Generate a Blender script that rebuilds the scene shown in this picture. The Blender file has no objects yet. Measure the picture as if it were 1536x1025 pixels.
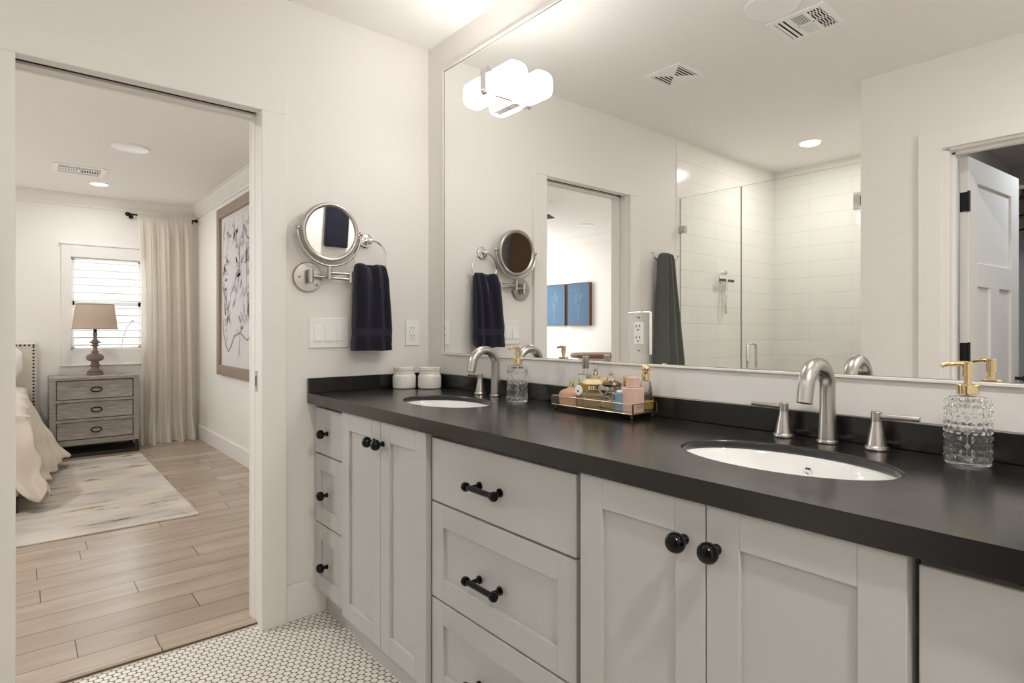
import bpy, bmesh, math, random
from math import sin, cos, pi, radians as R
from mathutils import Vector, Matrix
SC = bpy.context.scene
COL = SC.collection

# ------------------------------------------------------------------ camera
cam = bpy.data.cameras.new('camera')
cam.sensor_fit = 'HORIZONTAL'; cam.sensor_width = 36.0
cam.lens = 878.5 / 1536 * 36.0
cam.shift_y = -(512.5 - 495.2) / 1536
cam.clip_start = 0.02; cam.clip_end = 100
camo = bpy.data.objects.new('camera', cam); COL.objects.link(camo)
camo.location = (2.3318, -1.4461, 1.1445)
TH = 0.6969                                   # looks along (-cos, sin)
camo.rotation_euler = (R(90), 0, R(90) - TH)
SC.camera = camo

# ------------------------------------------------------------------ world, exposure, render look
w = bpy.data.worlds.new('sky'); SC.world = w; w.use_nodes = True
bg = w.node_tree.nodes['Background']
bg.inputs[0].default_value = (0.86, 0.93, 1.0, 1); bg.inputs[1].default_value = 1.3
vs = SC.view_settings
vs.view_transform = 'Standard'; vs.look = 'None'; vs.exposure = 0.26; vs.gamma = 1.0
vs.use_curve_mapping = False
cy = SC.cycles
cy.max_bounces = 14; cy.diffuse_bounces = 6; cy.glossy_bounces = 8; cy.transmission_bounces = 12
cy.transparent_max_bounces = 16
cy.sample_clamp_indirect = 6.0; cy.sample_clamp_direct = 0
cy.blur_glossy = 1.0
cy.caustics_reflective = True; cy.caustics_refractive = True
cy.use_denoising = True; cy.denoiser = 'OPENIMAGEDENOISE'; cy.denoising_prefilter = 'ACCURATE'; cy.denoising_input_passes = 'RGB_ALBEDO_NORMAL'
SHADE_E = 15.0        # vanity lamp glass
CAN_B, CAN_S, CAN_FILL = 15.0, 5.5, 15.5   # watts of recessed lamps: bedroom with its added fill, shower, added bathroom fill

def lamp(name, kind, loc, energy, color, size=0.1, size_y=None, rot=(0, 0, 0), spread=None):
    l = bpy.data.lights.new(name, kind); l.energy = energy; l.color = color
    if kind == 'AREA':
        l.shape = 'RECTANGLE' if size_y else 'DISK'; l.size = size
        if size_y: l.size_y = size_y
        if spread: l.spread = spread
    else: l.shadow_soft_size = size
    o = bpy.data.objects.new(name, l); COL.objects.link(o); o.location = loc; o.rotation_euler = rot
    return o

BEDC = (0.98, 0.985, 1.0); WARM = (1.0, 0.965, 0.93); SOFT = (1.0, 0.97, 0.93); DAY = (0.90, 0.96, 1.0)
# daylight through the bedroom windows: the one seen and an added, unseen twin beyond the bed
lamp('daylight_window', 'AREA', (-4.86, -0.80, 1.42), 5.5, DAY, 0.85, 0.62, (0, R(-90), 0))
lamp('far_window_fill', 'AREA', (-4.60, -3.70, 1.42), 22, DAY, 0.9, 0.6, (0, R(-90), 0))

# ------------------------------------------------------------------ colour + material helpers
def lin(v):
    v /= 255.0
    return v / 12.92 if v <= 0.04045 else ((v + 0.055) / 1.055) ** 2.4
def c(r, g, b): return (lin(r), lin(g), lin(b), 1.0)

def mat(name, col, rough=0.5, metal=0.0, spec=0.5, trans=0.0, ior=1.45, coat=0.0, bump=0.0, bscale=200.0, emit=None, es=0.0, sheen=0.0, sub=None):
    m = bpy.data.materials.new(name); m.use_nodes = True
    nt = m.node_tree; b = nt.nodes['Principled BSDF']
    b.inputs['Base Color'].default_value = col
    b.inputs['Roughness'].default_value = rough
    b.inputs['Metallic'].default_value = metal
    b.inputs['Specular IOR Level'].default_value = spec
    b.inputs['Transmission Weight'].default_value = trans
    b.inputs['IOR'].default_value = ior
    b.inputs['Coat Weight'].default_value = coat
    b.inputs['Sheen Weight'].default_value = sheen
    if emit:
        b.inputs['Emission Color'].default_value = emit; b.inputs['Emission Strength'].default_value = es
    if bump:
        n = nt.nodes.new('ShaderNodeTexNoise'); n.inputs['Scale'].default_value = bscale; n.inputs['Detail'].default_value = 3
        tc = nt.nodes.new('ShaderNodeTexCoord'); nt.links.new(tc.outputs['Object'], n.inputs['Vector'])
        bp = nt.nodes.new('ShaderNodeBump'); bp.inputs['Strength'].default_value = bump; bp.inputs['Distance'].default_value = 0.002
        nt.links.new(n.outputs['Fac'], bp.inputs['Height']); nt.links.new(bp.outputs['Normal'], b.inputs['Normal'])
    return m

class NT:
    """small node-graph helper"""
    def __init__(s, m): s.t = m.node_tree; s.b = s.t.nodes['Principled BSDF']
    def n(s, typ, **kw):
        q = s.t.nodes.new(typ)
        for k, v in kw.items():
            if k.startswith('i_'): q.inputs[int(k[2:])].default_value = v
            else: setattr(q, k, v)
        return q
    def l(s, a, b): s.t.links.new(a, b)
    def math(s, op, a, b=None):
        q = s.n('ShaderNodeMath', operation=op)
        for i, v in enumerate((a, b)):
            if v is None: continue
            if isinstance(v, (int, float)): q.inputs[i].default_value = v
            else: s.l(v, q.inputs[i])
        return q.outputs[0]
    def pos(s):
        g = s.n('ShaderNodeNewGeometry'); x = s.n('ShaderNodeSeparateXYZ'); s.l(g.outputs['Position'], x.inputs[0])
        return x.outputs
    def comb(s, x=0, y=0, z=0):
        q = s.n('ShaderNodeCombineXYZ')
        for i, v in enumerate((x, y, z)):
            if isinstance(v, (int, float)): q.inputs[i].default_value = v
            else: s.l(v, q.inputs[i])
        return q.outputs[0]
    def ramp(s, fac, stops):
        q = s.n('ShaderNodeValToRGB'); e = q.color_ramp.elements
        while len(e) > 1: e.remove(e[-1])
        e[0].position, e[0].color = stops[0]
        for p, col in stops[1:]:
            k = e.new(p); k.color = col
        s.l(fac, q.inputs[0]); return q.outputs[0]
    def mix(s, fac, a, b, mode='MIX'):
        q = s.n('ShaderNodeMix', data_type='RGBA', blend_type=mode)
        for i, v in ((0, fac), (6, a), (7, b)):
            if isinstance(v, (int, float, tuple)): q.inputs[i].default_value = v
            else: s.l(v, q.inputs[i])
        return q.outputs[2]
    def noise(s, vec, scale=5, detail=4, rough=0.5):
        q = s.n('ShaderNodeTexNoise'); q.inputs['Scale'].default_value = scale; q.inputs['Detail'].default_value = detail
        q.inputs['Roughness'].default_value = rough; s.l(vec, q.inputs['Vector']); return q.outputs['Fac']
    def bump(s, h, strength, dist=0.002):
        q = s.n('ShaderNodeBump'); q.inputs['Strength'].default_value = strength; q.inputs['Distance'].default_value = dist
        s.l(h, q.inputs['Height']); s.l(q.outputs[0], s.b.inputs['Normal'])

M = {}
M['wall'] = mat('wall_paint', c(238, 235, 231), 0.55, bump=0.05, bscale=120)
M['ceil'] = mat('ceiling_paint', c(244, 242, 239), 0.8)
M['trim'] = mat('trim_white', c(239, 236, 232), 0.5)
M['bedwall'] = mat('bedroom_paint', c(240, 237, 232), 0.6)
M['closet'] = mat('closet_paint', c(205, 206, 206), 0.7)
M['cab'] = mat('cabinet_grey', c(190, 189, 187), 0.42)
M['cabin'] = mat('cabinet_inside', c(96, 92, 88), 0.6)
M['black'] = mat('black_enamel', c(7, 7, 7), 0.10, spec=0.35)
M['blackmetal'] = mat('black_iron', c(24, 23, 22), 0.4)
M['chrome'] = mat('chrome', (0.85, 0.85, 0.86, 1), 0.06, 1.0)
M['nickel'] = mat('brushed_nickel', (0.50, 0.475, 0.445, 1), 0.30, 1.0)
M['gold'] = mat('polished_gold', (0.80, 0.65, 0.38, 1), 0.07, 1.0)
M['bronze'] = mat('antique_bronze', (0.24, 0.18, 0.11, 1), 0.25, 1.0)
M['mirror'] = mat('mirror_silver', (0.93, 0.935, 0.925, 1), 0.0, 1.0)
M['ceramic'] = mat('white_ceramic', c(238, 234, 228), 0.16, coat=0.3)
M['sinkwhite'] = mat('sink_porcelain', c(240, 240, 238), 0.08, coat=0.5)
M['plastic'] = mat('white_plastic', c(246, 245, 243), 0.3)
M['dark'] = mat('dark_void', c(20, 18, 16), 0.9)
M['grout'] = mat('white_grout', c(225, 222, 216), 0.8)
M['navy'] = mat('navy_terry', c(30, 30, 43), 0.95, spec=0.1, sheen=0.25, bump=0.8, bscale=500)
M['navyband'] = mat('navy_band', c(46, 45, 62), 0.7, spec=0.15, sheen=0.1)
M['greytowel'] = mat('charcoal_terry', c(92, 94, 92), 0.95, spec=0.1, sheen=0.15, bump=0.8, bscale=400)
M['clear'] = mat('clear_glass', (0.97, 0.98, 0.97, 1), 0.02, trans=1.0, ior=1.45)
M['gel'] = mat('clear_soap', (0.90, 0.91, 0.90, 1), 0.05, trans=1.0, ior=1.34)
M['linen'] = mat('linen_bedspread', c(216, 205, 190), 0.9, spec=0.1, sheen=0.2, bump=0.4, bscale=300)
M['white_linen'] = mat('white_sheet', c(238, 235, 230), 0.9, spec=0.1, sheen=0.1)
M['uphol'] = mat('headboard_linen', c(222, 213, 200), 0.9, spec=0.1, bump=0.4, bscale=400)
M['framewood'] = mat('taupe_frame', c(150, 132, 116), 0.45)
M['brownwood'] = mat('walnut', c(112, 76, 50), 0.45)
M['lampwood'] = mat('lamp_turned_wood', c(130, 114, 105), 0.6, bump=0.5, bscale=60)
M['iron'] = mat('oil_rubbed_iron', c(34, 28, 24), 0.45, 0.6)
M['darkwood'] = mat('dark_plinth', c(42, 36, 33), 0.5)
M['leaf'] = mat('shrub_green', c(92, 116, 84), 0.7)
M['patio'] = mat('patio_stone', c(215, 210, 200), 0.9)
M['rose'] = mat('rose_glass', (0.84, 0.50, 0.34, 1), 0.06, trans=0.35, ior=1.45)
M['amberliq'] = mat('amber_perfume', (0.92, 0.70, 0.16, 1), 0.03, trans=0.35, ior=1.36)
M['paleliq'] = mat('pale_perfume', (0.92, 0.76, 0.50, 1), 0.03, trans=0.55, ior=1.36)
M['pink'] = mat('blush_lacquer', c(222, 188, 175), 0.3)
M['bluebox'] = mat('dusty_blue', c(118, 152, 172), 0.4)
M['cream'] = mat('cream_cap', c(238, 214, 168), 0.25, coat=0.3)
M['amber'] = mat('amber_cap', (0.75, 0.42, 0.10, 1), 0.2, 0.5)
M['greenglass'] = mat('sea_glass', (0.70, 0.86, 0.80, 1), 0.05, trans=0.85)
M['stand'] = mat('soft_grey_ink', c(152, 145, 148), 0.8)
M['inkblue'] = mat('ink_blue', c(168, 174, 190), 0.8)
M['leafrose'] = mat('rosy_taupe_ink', c(190, 178, 174), 0.8); M['leafpale'] = mat('pale_lavender_ink', c(198, 193, 200), 0.8)
M['paper'] = mat('aged_paper', c(216, 211, 211), 0.7)
M['canvasblue'] = mat('blue_canvas', c(64, 96, 126), 0.6)
M['whiteink'] = mat('white_line_ink', c(140, 164, 184), 0.7)
M['brownsuit'] = mat('brown_garment', c(92, 60, 44), 0.8)

def build_special():
    # vanity lamp glass
    m = mat('lit_opal_glass', c(250, 246, 240), 0.25, emit=(1.0, 0.968, 0.938, 1), es=SHADE_E); M['opal'] = m
    m = mat('lit_can_lens', c(250, 246, 240), 0.4, emit=(1.0, 0.92, 0.82, 1), es=14.0); M['canlit'] = m
    # black leathered countertop
    m = mat('black_granite', c(24, 22, 20), 0.2, spec=0.85); g = NT(m); M['stone'] = m
    p = g.n('ShaderNodeNewGeometry').outputs['Position']
    f = g.noise(p, 14, 3); k = g.ramp(f, [(0.3, c(24, 22, 21)), (0.7, c(28, 26, 24))]); g.l(k, g.b.inputs['Base Color'])
    r1 = g.noise(p, 22, 3); r = g.n('ShaderNodeMapRange', i_1=0.3, i_2=0.7, i_3=0.19, i_4=0.22); g.l(r1, r.inputs[0]); g.l(r.outputs[0], g.b.inputs['Roughness'])
    pass
    # penny tile floor
    m = mat('penny_tile', c(226, 218, 206), 0.25); g = NT(m); M['penny'] = m
    x, y, z = g.pos(); s = 0.0256; s3 = s * math.sqrt(3)
    def lattice(ox, oy):
        a = g.math('SUBTRACT', g.math('FRACT', g.math('ADD', g.math('DIVIDE', y, s), ox)), 0.5)
        b = g.math('SUBTRACT', g.math('FRACT', g.math('ADD', g.math('DIVIDE', x, s3), oy)), 0.5)
        a = g.math('MULTIPLY', a, 2.0); b = g.math('MULTIPLY', b, 2.0 * math.sqrt(3))
        return g.math('SQRT', g.math('ADD', g.math('MULTIPLY', a, a), g.math('MULTIPLY', b, b)))
    d = g.math('MINIMUM', lattice(0, 0), lattice(0.5, 0.5))
    tile = g.noise(g.comb(x, y, 0), 9, 2)
    base = g.mix(tile, c(232, 226, 216), c(244, 240, 232))
    fac = g.n('ShaderNodeMapRange', i_1=0.89, i_2=0.95); g.l(d, fac.inputs[0])
    g.l(g.mix(fac.outputs[0], base, c(104, 92, 80)), g.b.inputs['Base Color'])
    rr = g.n('ShaderNodeMapRange', i_1=0.89, i_2=0.95, i_3=0.22, i_4=0.9); g.l(d, rr.inputs[0]); g.l(rr.outputs[0], g.b.inputs['Roughness'])
    hh = g.n('ShaderNodeMapRange', i_1=0.78, i_2=0.97, i_3=1.0, i_4=0.0); g.l(d, hh.inputs[0]); g.bump(hh.outputs[0], 0.5, 0.002)
    # oak planks (run along Y)
    m = mat('oak_planks', c(196, 172, 146), 0.27); g = NT(m); M['oak'] = m
    x, y, z = g.pos()
    br = g.n('ShaderNodeTexBrick', offset=0.0, offset_frequency=2, squash=1.0)
    br.inputs['Scale'].default_value = 1; br.inputs['Mortar Size'].default_value = 0.0022; br.inputs['Brick Width'].default_value = 0.95
    br.inputs['Row Height'].default_value = 0.152; br.inputs['Mortar Smooth'].default_value = 0.2
    br.inputs['Color1'].default_value = c(176, 161, 145); br.inputs['Color2'].default_value = c(198, 184, 168); br.inputs['Mortar'].default_value = c(92, 76, 62)
    xx = g.math('ADD', x, 0.20 + 0.152 * 60); wn_ = g.n('ShaderNodeTexWhiteNoise', noise_dimensions='1D')
    g.l(g.math('FLOOR', g.math('DIVIDE', xx, 0.152)), wn_.inputs['W']); sh_ = g.math('MULTIPLY', wn_.outputs['Value'], 0.95)
    g.l(g.comb(g.math('ADD', g.math('ADD', y, 20.0), sh_), xx, 0), br.inputs['Vector'])
    gr = g.noise(g.comb(g.math('MULTIPLY', y, 2.2), g.math('MULTIPLY', x, 15), 0), 2.2, 6, 0.6)
    gr2 = g.noise(g.comb(g.math('MULTIPLY', y, 1.0), g.math('MULTIPLY', x, 6), 3), 2.0, 3)
    k = g.ramp(gr, [(0.3, c(222, 212, 202)), (0.7, c(255, 254, 252))])
    col = g.mix(0.32, br.outputs['Color'], k, 'MULTIPLY')
    k2 = g.ramp(gr2, [(0.35, c(214, 205, 196)), (0.7, c(255, 255, 255))])
    g.l(g.mix(0.6, col, k2, 'MULTIPLY'), g.b.inputs['Base Color'])
    g.bump(br.outputs['Fac'], -0.4, 0.001)
    # shower subway tile
    m = mat('shower_tile', c(244, 242, 236), 0.14); g = NT(m); M['tile'] = m
    x, y, z = g.pos()
    br = g.n('ShaderNodeTexBrick', offset=0.5, offset_frequency=2)
    br.inputs['Scale'].default_value = 1; br.inputs['Mortar Size'].default_value = 0.0016; br.inputs['Brick Width'].default_value = 0.61
    br.inputs['Row Height'].default_value = 0.1235; br.inputs['Mortar Smooth'].default_value = 0.3
    br.inputs['Color1'].default_value = c(244, 242, 236); br.inputs['Color2'].default_value = c(246, 244, 239); br.inputs['Mortar'].default_value = c(222, 219, 213)
    g.l(g.comb(g.math('ADD', x, y), g.math('ADD', z, 0.045), 0), br.inputs['Vector'])
    g.l(br.outputs['Color'], g.b.inputs['Base Color'])
    h = g.math('ADD', g.math('MULTIPLY', br.outputs['Fac'], -1.0), g.math('MULTIPLY', g.noise(g.comb(x, y, z), 9, 2), 0.8)); g.bump(h, 0.25, 0.002)
    # weathered grey nightstand
    m = mat('weathered_wood', c(150, 140, 130), 0.65); g = NT(m); M['weather'] = m
    x, y, z = g.pos()
    gr = g.noise(g.comb(g.math('MULTIPLY', x, 3), g.math('MULTIPLY', y, 4), g.math('MULTIPLY', z, 45)), 2.0, 6, 0.65)
    g.l(g.ramp(gr, [(0.25, c(120, 112, 105)), (0.55, c(160, 153, 145)), (0.8, c(188, 182, 175))]), g.b.inputs['Base Color']); g.bump(gr, 0.3, 0.002)
    # rug
    m = mat('abstract_rug', c(205, 196, 184), 0.95, spec=0.1); g = NT(m); M['rug'] = m
    x, y, z = g.pos()
    a = g.noise(g.comb(g.math('MULTIPLY', x, 6.5), g.math('MULTIPLY', y, 1.9), 0), 1.7, 7, 0.60)
    b = g.noise(g.comb(g.math('MULTIPLY', x, 2.4), g.math('MULTIPLY', y, 1.3), 4), 1.7, 5)
    k = g.ramp(b, [(0.36, c(190, 184, 177)), (0.50, c(208, 201, 192)), (0.66, c(217, 208, 194))])
    st = g.ramp(a, [(0.31, c(96, 90, 86)), (0.36, c(168, 162, 156)), (0.41, c(240, 238, 234)), (0.55, c(255, 255, 255))])
    g.l(g.mix(0.8, k, st, 'MULTIPLY'), g.b.inputs['Base Color']); g.bump(g.noise(g.comb(x, y, z), 400, 2), 0.4)
    # thin shower / window glass
    def thin(name, tint, ior):
        m = bpy.data.materials.new(name); m.use_nodes = True; t = m.node_tree; t.nodes.remove(t.nodes['Principled BSDF'])
        o = t.nodes['Material Output']; tr = t.nodes.new('ShaderNodeBsdfTransparent'); tr.inputs[0].default_value = tint
        gl = t.nodes.new('ShaderNodeBsdfGlossy'); gl.inputs['Roughness'].default_value = 0.01
        fr = t.nodes.new('ShaderNodeFresnel'); ge = t.nodes.new('ShaderNodeNewGeometry'); mr_ = t.nodes.new('ShaderNodeMapRange')
        mr_.inputs[3].default_value = ior; mr_.inputs[4].default_value = 1.0 / ior; t.links.new(ge.outputs['Backfacing'], mr_.inputs[0]); t.links.new(mr_.outputs[0], fr.inputs[0])
        mx = t.nodes.new('ShaderNodeMixShader'); t.links.new(fr.outputs[0], mx.inputs[0]); t.links.new(tr.outputs[0], mx.inputs[1]); t.links.new(gl.outputs[0], mx.inputs[2])
        t.links.new(mx.outputs[0], o.inputs[0]); return m
    M['pane'] = thin('thin_clear_glass', (0.975, 0.985, 0.98, 1), 1.35)
    M['acryl'] = thin('clear_tray_glass', (0.93, 0.93, 0.91, 1), 1.45)
    M['edge'] = mat('glass_edge', c(120, 128, 122), 0.2)
    # cloths that let light through
    def cloth(name, col, f):
        m = mat(name, col, 0.9, spec=0.1); t = m.node_tree; b = t.nodes['Principled BSDF']; o = t.nodes['Material Output']
        tl = t.nodes.new('ShaderNodeBsdfTranslucent'); tl.inputs[0].default_value = col
        mx = t.nodes.new('ShaderNodeMixShader'); mx.inputs[0].default_value = f
        t.links.new(b.outputs[0], mx.inputs[1]); t.links.new(tl.outputs[0], mx.inputs[2]); t.links.new(mx.outputs[0], o.inputs[0]); return m
    M['curtain'] = cloth('sheer_linen', c(240, 235, 226), 0.42)
    M['shade'] = cloth('burlap_shade', c(206, 188, 172), 0.4)
build_special()

# ------------------------------------------------------------------ mesh builder
class MB:
    def __init__(s): s.bm = bmesh.new(); s.mi = 0
    def _set(s, fs):
        for f in fs: f.material_index = s.mi
    def box(s, x0, x1, y0, y1, z0, z1, bev=0.0, seg=1, mtx=None):
        t = bmesh.new()
        r = bmesh.ops.create_cube(t, size=1.0)
        for v in t.verts:
            v.co = Vector(((x0 + x1) / 2 + v.co.x * abs(x1 - x0), (y0 + y1) / 2 + v.co.y * abs(y1 - y0), (z0 + z1) / 2 + v.co.z * abs(z1 - z0)))
        if bev: bmesh.ops.bevel(t, geom=list(t.edges), offset=bev, segments=seg, profile=0.5, affect='EDGES', clamp_overlap=True)
        s._join(t, mtx); return s
    def _join(s, t, mtx=None):
        if mtx is not None: bmesh.ops.transform(t, matrix=mtx, verts=t.verts)
        bmesh.ops.recalc_face_normals(t, faces=t.faces)
        mp = {}
        for v in t.verts: mp[v] = s.bm.verts.new(v.co)
        for f in t.faces:
            try: q = s.bm.faces.new([mp[v] for v in f.verts]); q.material_index = s.mi
            except ValueError: pass
        t.free()
    def loft(s, loops, cap0=True, cap1=True, closed=True, mtx=None, mis=None):
        t = bmesh.new(); rows = [[t.verts.new(Vector(p)) for p in L] for L in loops]
        n = len(rows[0])
        for i in range(len(rows) - 1):
            for j in range(n if closed else n - 1):
                k = (j + 1) % n
                t.faces.new((rows[i][j], rows[i][k], rows[i + 1][k], rows[i + 1][j])).material_index = (mis[i] if mis else s.mi)
        if cap0: t.faces.new(rows[0])
        if cap1: t.faces.new(list(reversed(rows[-1])))
        if mis:
            keep = [f.material_index for f in t.faces]
        if mtx is not None: bmesh.ops.transform(t, matrix=mtx, verts=t.verts)
        bmesh.ops.recalc_face_normals(t, faces=t.faces)
        mp = {v: s.bm.verts.new(v.co) for v in t.verts}
        for f in t.faces:
            try: q = s.bm.faces.new([mp[v] for v in f.verts]); q.material_index = f.material_index if mis else s.mi
            except ValueError: pass
        t.free(); return s
    def cyl(s, a, b, r0, r1=None, n=24, cap=True):
        a, b = Vector(a), Vector(b); r1 = r0 if r1 is None else r1
        return s.tube([a, b], [r0, r1], n, cap)
    def tube(s, pts, rad, n=14, cap=True, closed=False):
        pts = [Vector(p) for p in pts]
        if not isinstance(rad, (list, tuple)): rad = [rad] * len(pts)
        loops = []; m = len(pts); up = None
        for i, p in enumerate(pts):
            if closed: d = pts[(i + 1) % m] - pts[i - 1]
            else: d = pts[min(i + 1, m - 1)] - pts[max(i - 1, 0)]
            d.normalize()
            if up is None:
                up = Vector((0, 0, 1)) if abs(d.z) < 0.9 else Vector((1, 0, 0))
            u = (up - d * up.dot(d)); u.normalize(); v = d.cross(u); up = u
            loops.append([p + (u * cos(2 * pi * k / n) + v * sin(2 * pi * k / n)) * rad[i] for k in range(n)])
        if closed:
            loops.append(loops[0]); return s.loft(loops, False, False)
        return s.loft(loops, cap, cap)
    def lathe(s, o, prof, n=32, axis='Z', rf=None, cap0=True, cap1=True):
        o = Vector(o); loops = []
        for r, h in prof:
            L = []
            for k in range(n):
                a = 2 * pi * k / n; q = max(r, 1e-5)
                if rf: q = q + rf(a, h)
                p = Vector((q * cos(a), q * sin(a), h))
                if axis == 'X': p = Vector((p.z, p.x, p.y))
                elif axis == 'Y': p = Vector((p.y, p.z, p.x))
                L.append(o + p)
            loops.append(L)
        return s.loft(loops, cap0, cap1)
    def ball(s, o, r, n=20, sz=1.0):
        k = n // 2
        return s.lathe(o, [(r * sin(pi * i / k), -r * sz * cos(pi * i / k)) for i in range(k + 1)], n)
    def poly(s, pts, d):
        """flat polygon pts extruded by vector d"""
        pts = [Vector(p) for p in pts]; d = Vector(d)
        return s.loft([pts, [p + d for p in pts]])
    def torus(s, o, Rr, r, axis='Z', n=40, m=12):
        o = Vector(o); P = []
        for i in range(n):
            a = 2 * pi * i / n; p = Vector((Rr * cos(a), Rr * sin(a), 0))
            if axis == 'X': p = Vector((0, p.x, p.y))
            elif axis == 'Y': p = Vector((p.x, 0, p.y))
            P.append(o + p)
        return s.tube(P, r, m, closed=True)
    def grid(s, fn, nu, nv, thick=0.0):
        vs = [[s.bm.verts.new(Vector(fn(i / nu, j / nv))) for j in range(nv + 1)] for i in range(nu + 1)]
        for i in range(nu):
            for j in range(nv):
                f = s.bm.faces.new((vs[i][j], vs[i + 1][j], vs[i + 1][j + 1], vs[i][j + 1])); f.material_index = s.mi
        return s

def woff(p):
    v = Vector((0, 0, 0))
    while p is not None: v += Vector(p.location); p = p.parent
    return v

def obj(name, mb, m, parent=None, smooth=28, label=None, solid=0.0):
    me = bpy.data.meshes.new(name)
    off = woff(parent)
    for v in mb.bm.verts: v.co -= off
    mb.bm.to_mesh(me); mb.bm.free()
    for q in (m if isinstance(m, (list, tuple)) else [m]): me.materials.append(M[q] if isinstance(q, str) else q)
    if smooth:
        me.polygons.foreach_set('use_smooth', [True] * len(me.polygons)); me.set_sharp_from_angle(angle=R(smooth))
    me.update()
    o = bpy.data.objects.new(name, me); COL.objects.link(o); o.parent = parent
    if label: o['label'] = label
    if solid:
        md = o.modifiers.new('thickness', 'SOLIDIFY'); md.thickness = solid; md.offset = 0
    return o

def tag(o, label, cat, group=None, kind=None):
    o['label'] = label; o['category'] = cat
    if group: o['group'] = group
    if kind: o['kind'] = kind
    return o
def thing(name, loc, label, cat, group=None, kind=None):
    o = bpy.data.objects.new(name, None); COL.objects.link(o); o.location = loc; o.empty_display_size = 0.05
    return tag(o, label, cat, group, kind)
def struct(name, mb, m, label, cat, parent=None):
    o = obj(name, mb, m, parent)
    if parent is None: tag(o, label, cat, kind='structure')
    return o
def copy_tree(o, parent=None):
    q = o.copy(); COL.objects.link(q); q.parent = parent
    for ch in [x for x in bpy.data.objects if x.parent == o and x != q]: copy_tree(ch, q)
    return q

# ================================================================== SETTING
H = 2.44; XF = -4.68; YB = -4.55; XR = 3.3; DW0, DW1, DH = -1.461, -0.748, 1.981   # doorway
# floors
struct('floor_bathroom', MB().box(-0.06, XR + 0.1, -2.02, 0.02, -0.1, 0.0), 'penny', 'white penny round tile floor with dark grout in the bathroom', 'floor')
struct('floor_bedroom', MB().box(XF - 0.1, -0.062, YB - 0.1, 0.1, -0.1, 0.004), 'oak', 'light oak plank floor of the bedroom', 'floor')
t = MB(); prof = [(-0.045, 0.0), (-0.047, 0.006), (-0.054, 0.011), (-0.066, 0.013), (-0.085, 0.010), (-0.1, 0.0045), (-0.1, 0.0)]
t.loft([[(x, DW0 - 0.02, z) for x, z in prof], [(x, DW1 + 0.02, z) for x, z in prof]])
struct('trim_1', t, 'oak', 'rounded oak threshold strip between plank floor and penny tile', 'threshold')
struct('floor_shower', MB().box(0.0, 1.163, -3.34, -2.02, -0.1, -0.002), 'penny', 'shower floor of small round tiles behind the glass', 'floor')
struct('floor_closet', MB().box(1.163, XR + 0.1, -4.7, -2.02, -0.1, 0.0), 'oak', 'closet floor beyond the open white door', 'floor')
# ceilings
struct('ceiling_bathroom', MB().box(-0.12, XR + 0.1, -3.46, 0.12, H, H + 0.1), 'ceil', 'white bathroom ceiling', 'ceiling')
struct('ceiling_bedroom', MB().box(XF - 0.1, -0.12, YB - 0.1, 0.12, H, H + 0.1), 'ceil', 'white bedroom ceiling', 'ceiling')
struct('ceiling_closet', MB().box(1.163, XR + 0.1, -4.8, -3.46, H, H + 0.1), 'ceil', 'closet ceiling beyond the open door', 'ceiling')
# bathroom walls
struct('wall_back', MB().box(-0.12, XR + 0.1, 0.0, 0.12, 0, H), 'wall', 'warm white bathroom wall carrying the large mirror', 'wall')
t = MB(); t.box(-0.12, 0, DW1 - 0.001 + 0.02, 0, 0, H); t.box(-0.12, 0, -1.965, DW0 - 0.018, 0, H); t.box(-0.12, 0, DW0 - 0.018, DW1 + 0.019, DH + 0.02, H)
struct('wall_left', t, 'wall', 'warm white wall around the bedroom doorway', 'wall')
t = MB(); t.box(-0.12, 0.006, -3.46, -1.965, 0, H)
struct('wall_shower_left', t, 'tile', 'white subway tile shower wall beside the doorway wall', 'wall')
struct('wall_shower_back', MB().box(0.006, 1.163, -3.46, -3.34, 0, H), 'tile', 'white subway tile wall at the back of the shower', 'wall')
struct('wall_shower_right', MB().box(1.163, 1.29, -4.8, -2.02, 0, H), 'wall', 'partition wall between shower and closet', 'wall')
D2A, D2B, D2H = 1.53, 2.29, 2.0
t = MB(); t.box(1.163, D2A - 0.0, -2.02, -1.9, 0, H); t.box(D2B, XR + 0.1, -2.02, -1.9, 0, H); t.box(D2A, D2B, -2.02, -1.9, D2H, H)
struct('wall_front', t, 'wall', 'white bathroom wall with the open closet door, opposite the mirror', 'wall')
struct('wall_right', MB().box(XR, XR + 0.12, -1.9, 0, 0, H), 'wall', 'bathroom end wall at the right', 'wall')
struct('wall_closet_back', MB().box(1.29, XR + 0.1, -4.78, -4.66, 0, H), 'closet', 'closet back wall', 'wall')
struct('wall_closet_right', MB().box(XR, XR + 0.1, -4.66, -2.02, 0, H), 'closet', 'closet side wall', 'wall')
# bedroom walls
struct('wall_bedroom_right', MB().box(XF - 0.1, -0.12, 0.0, 0.1, 0, H), 'bedwall', 'bedroom wall carrying the framed botanical print', 'wall')
struct('wall_bedroom_left', MB().box(XF - 0.1, -0.12, YB - 0.1, YB, 0, H), 'bedwall', 'bedroom wall carrying the pair of blue pictures', 'wall')
t = MB(); t.box(-0.20, -0.12, YB, -3.46, 0, H)
struct('wall_bedroom_near', t, 'bedwall', 'bedroom wall behind the shower', 'wall')
W0, W1, WZ0, WZ1 = -1.085, -0.50, 0.955, 1.845      # window opening
V0, V1 = -4.0, -3.41
t = MB()
for y0, y1 in ((YB, V0), (V1, W0), (W1, 0)): t.box(XF - 0.1, XF, y0, y1, 0, H)
for a, b in ((W0, W1), (V0, V1)): t.box(XF - 0.1, XF, a, b, 0, WZ0); t.box(XF - 0.1, XF, a, b, WZ1, H)
struct('wall_bedroom_far', t, 'bedwall', 'bedroom window wall behind bed and nightstand', 'wall')
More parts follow.
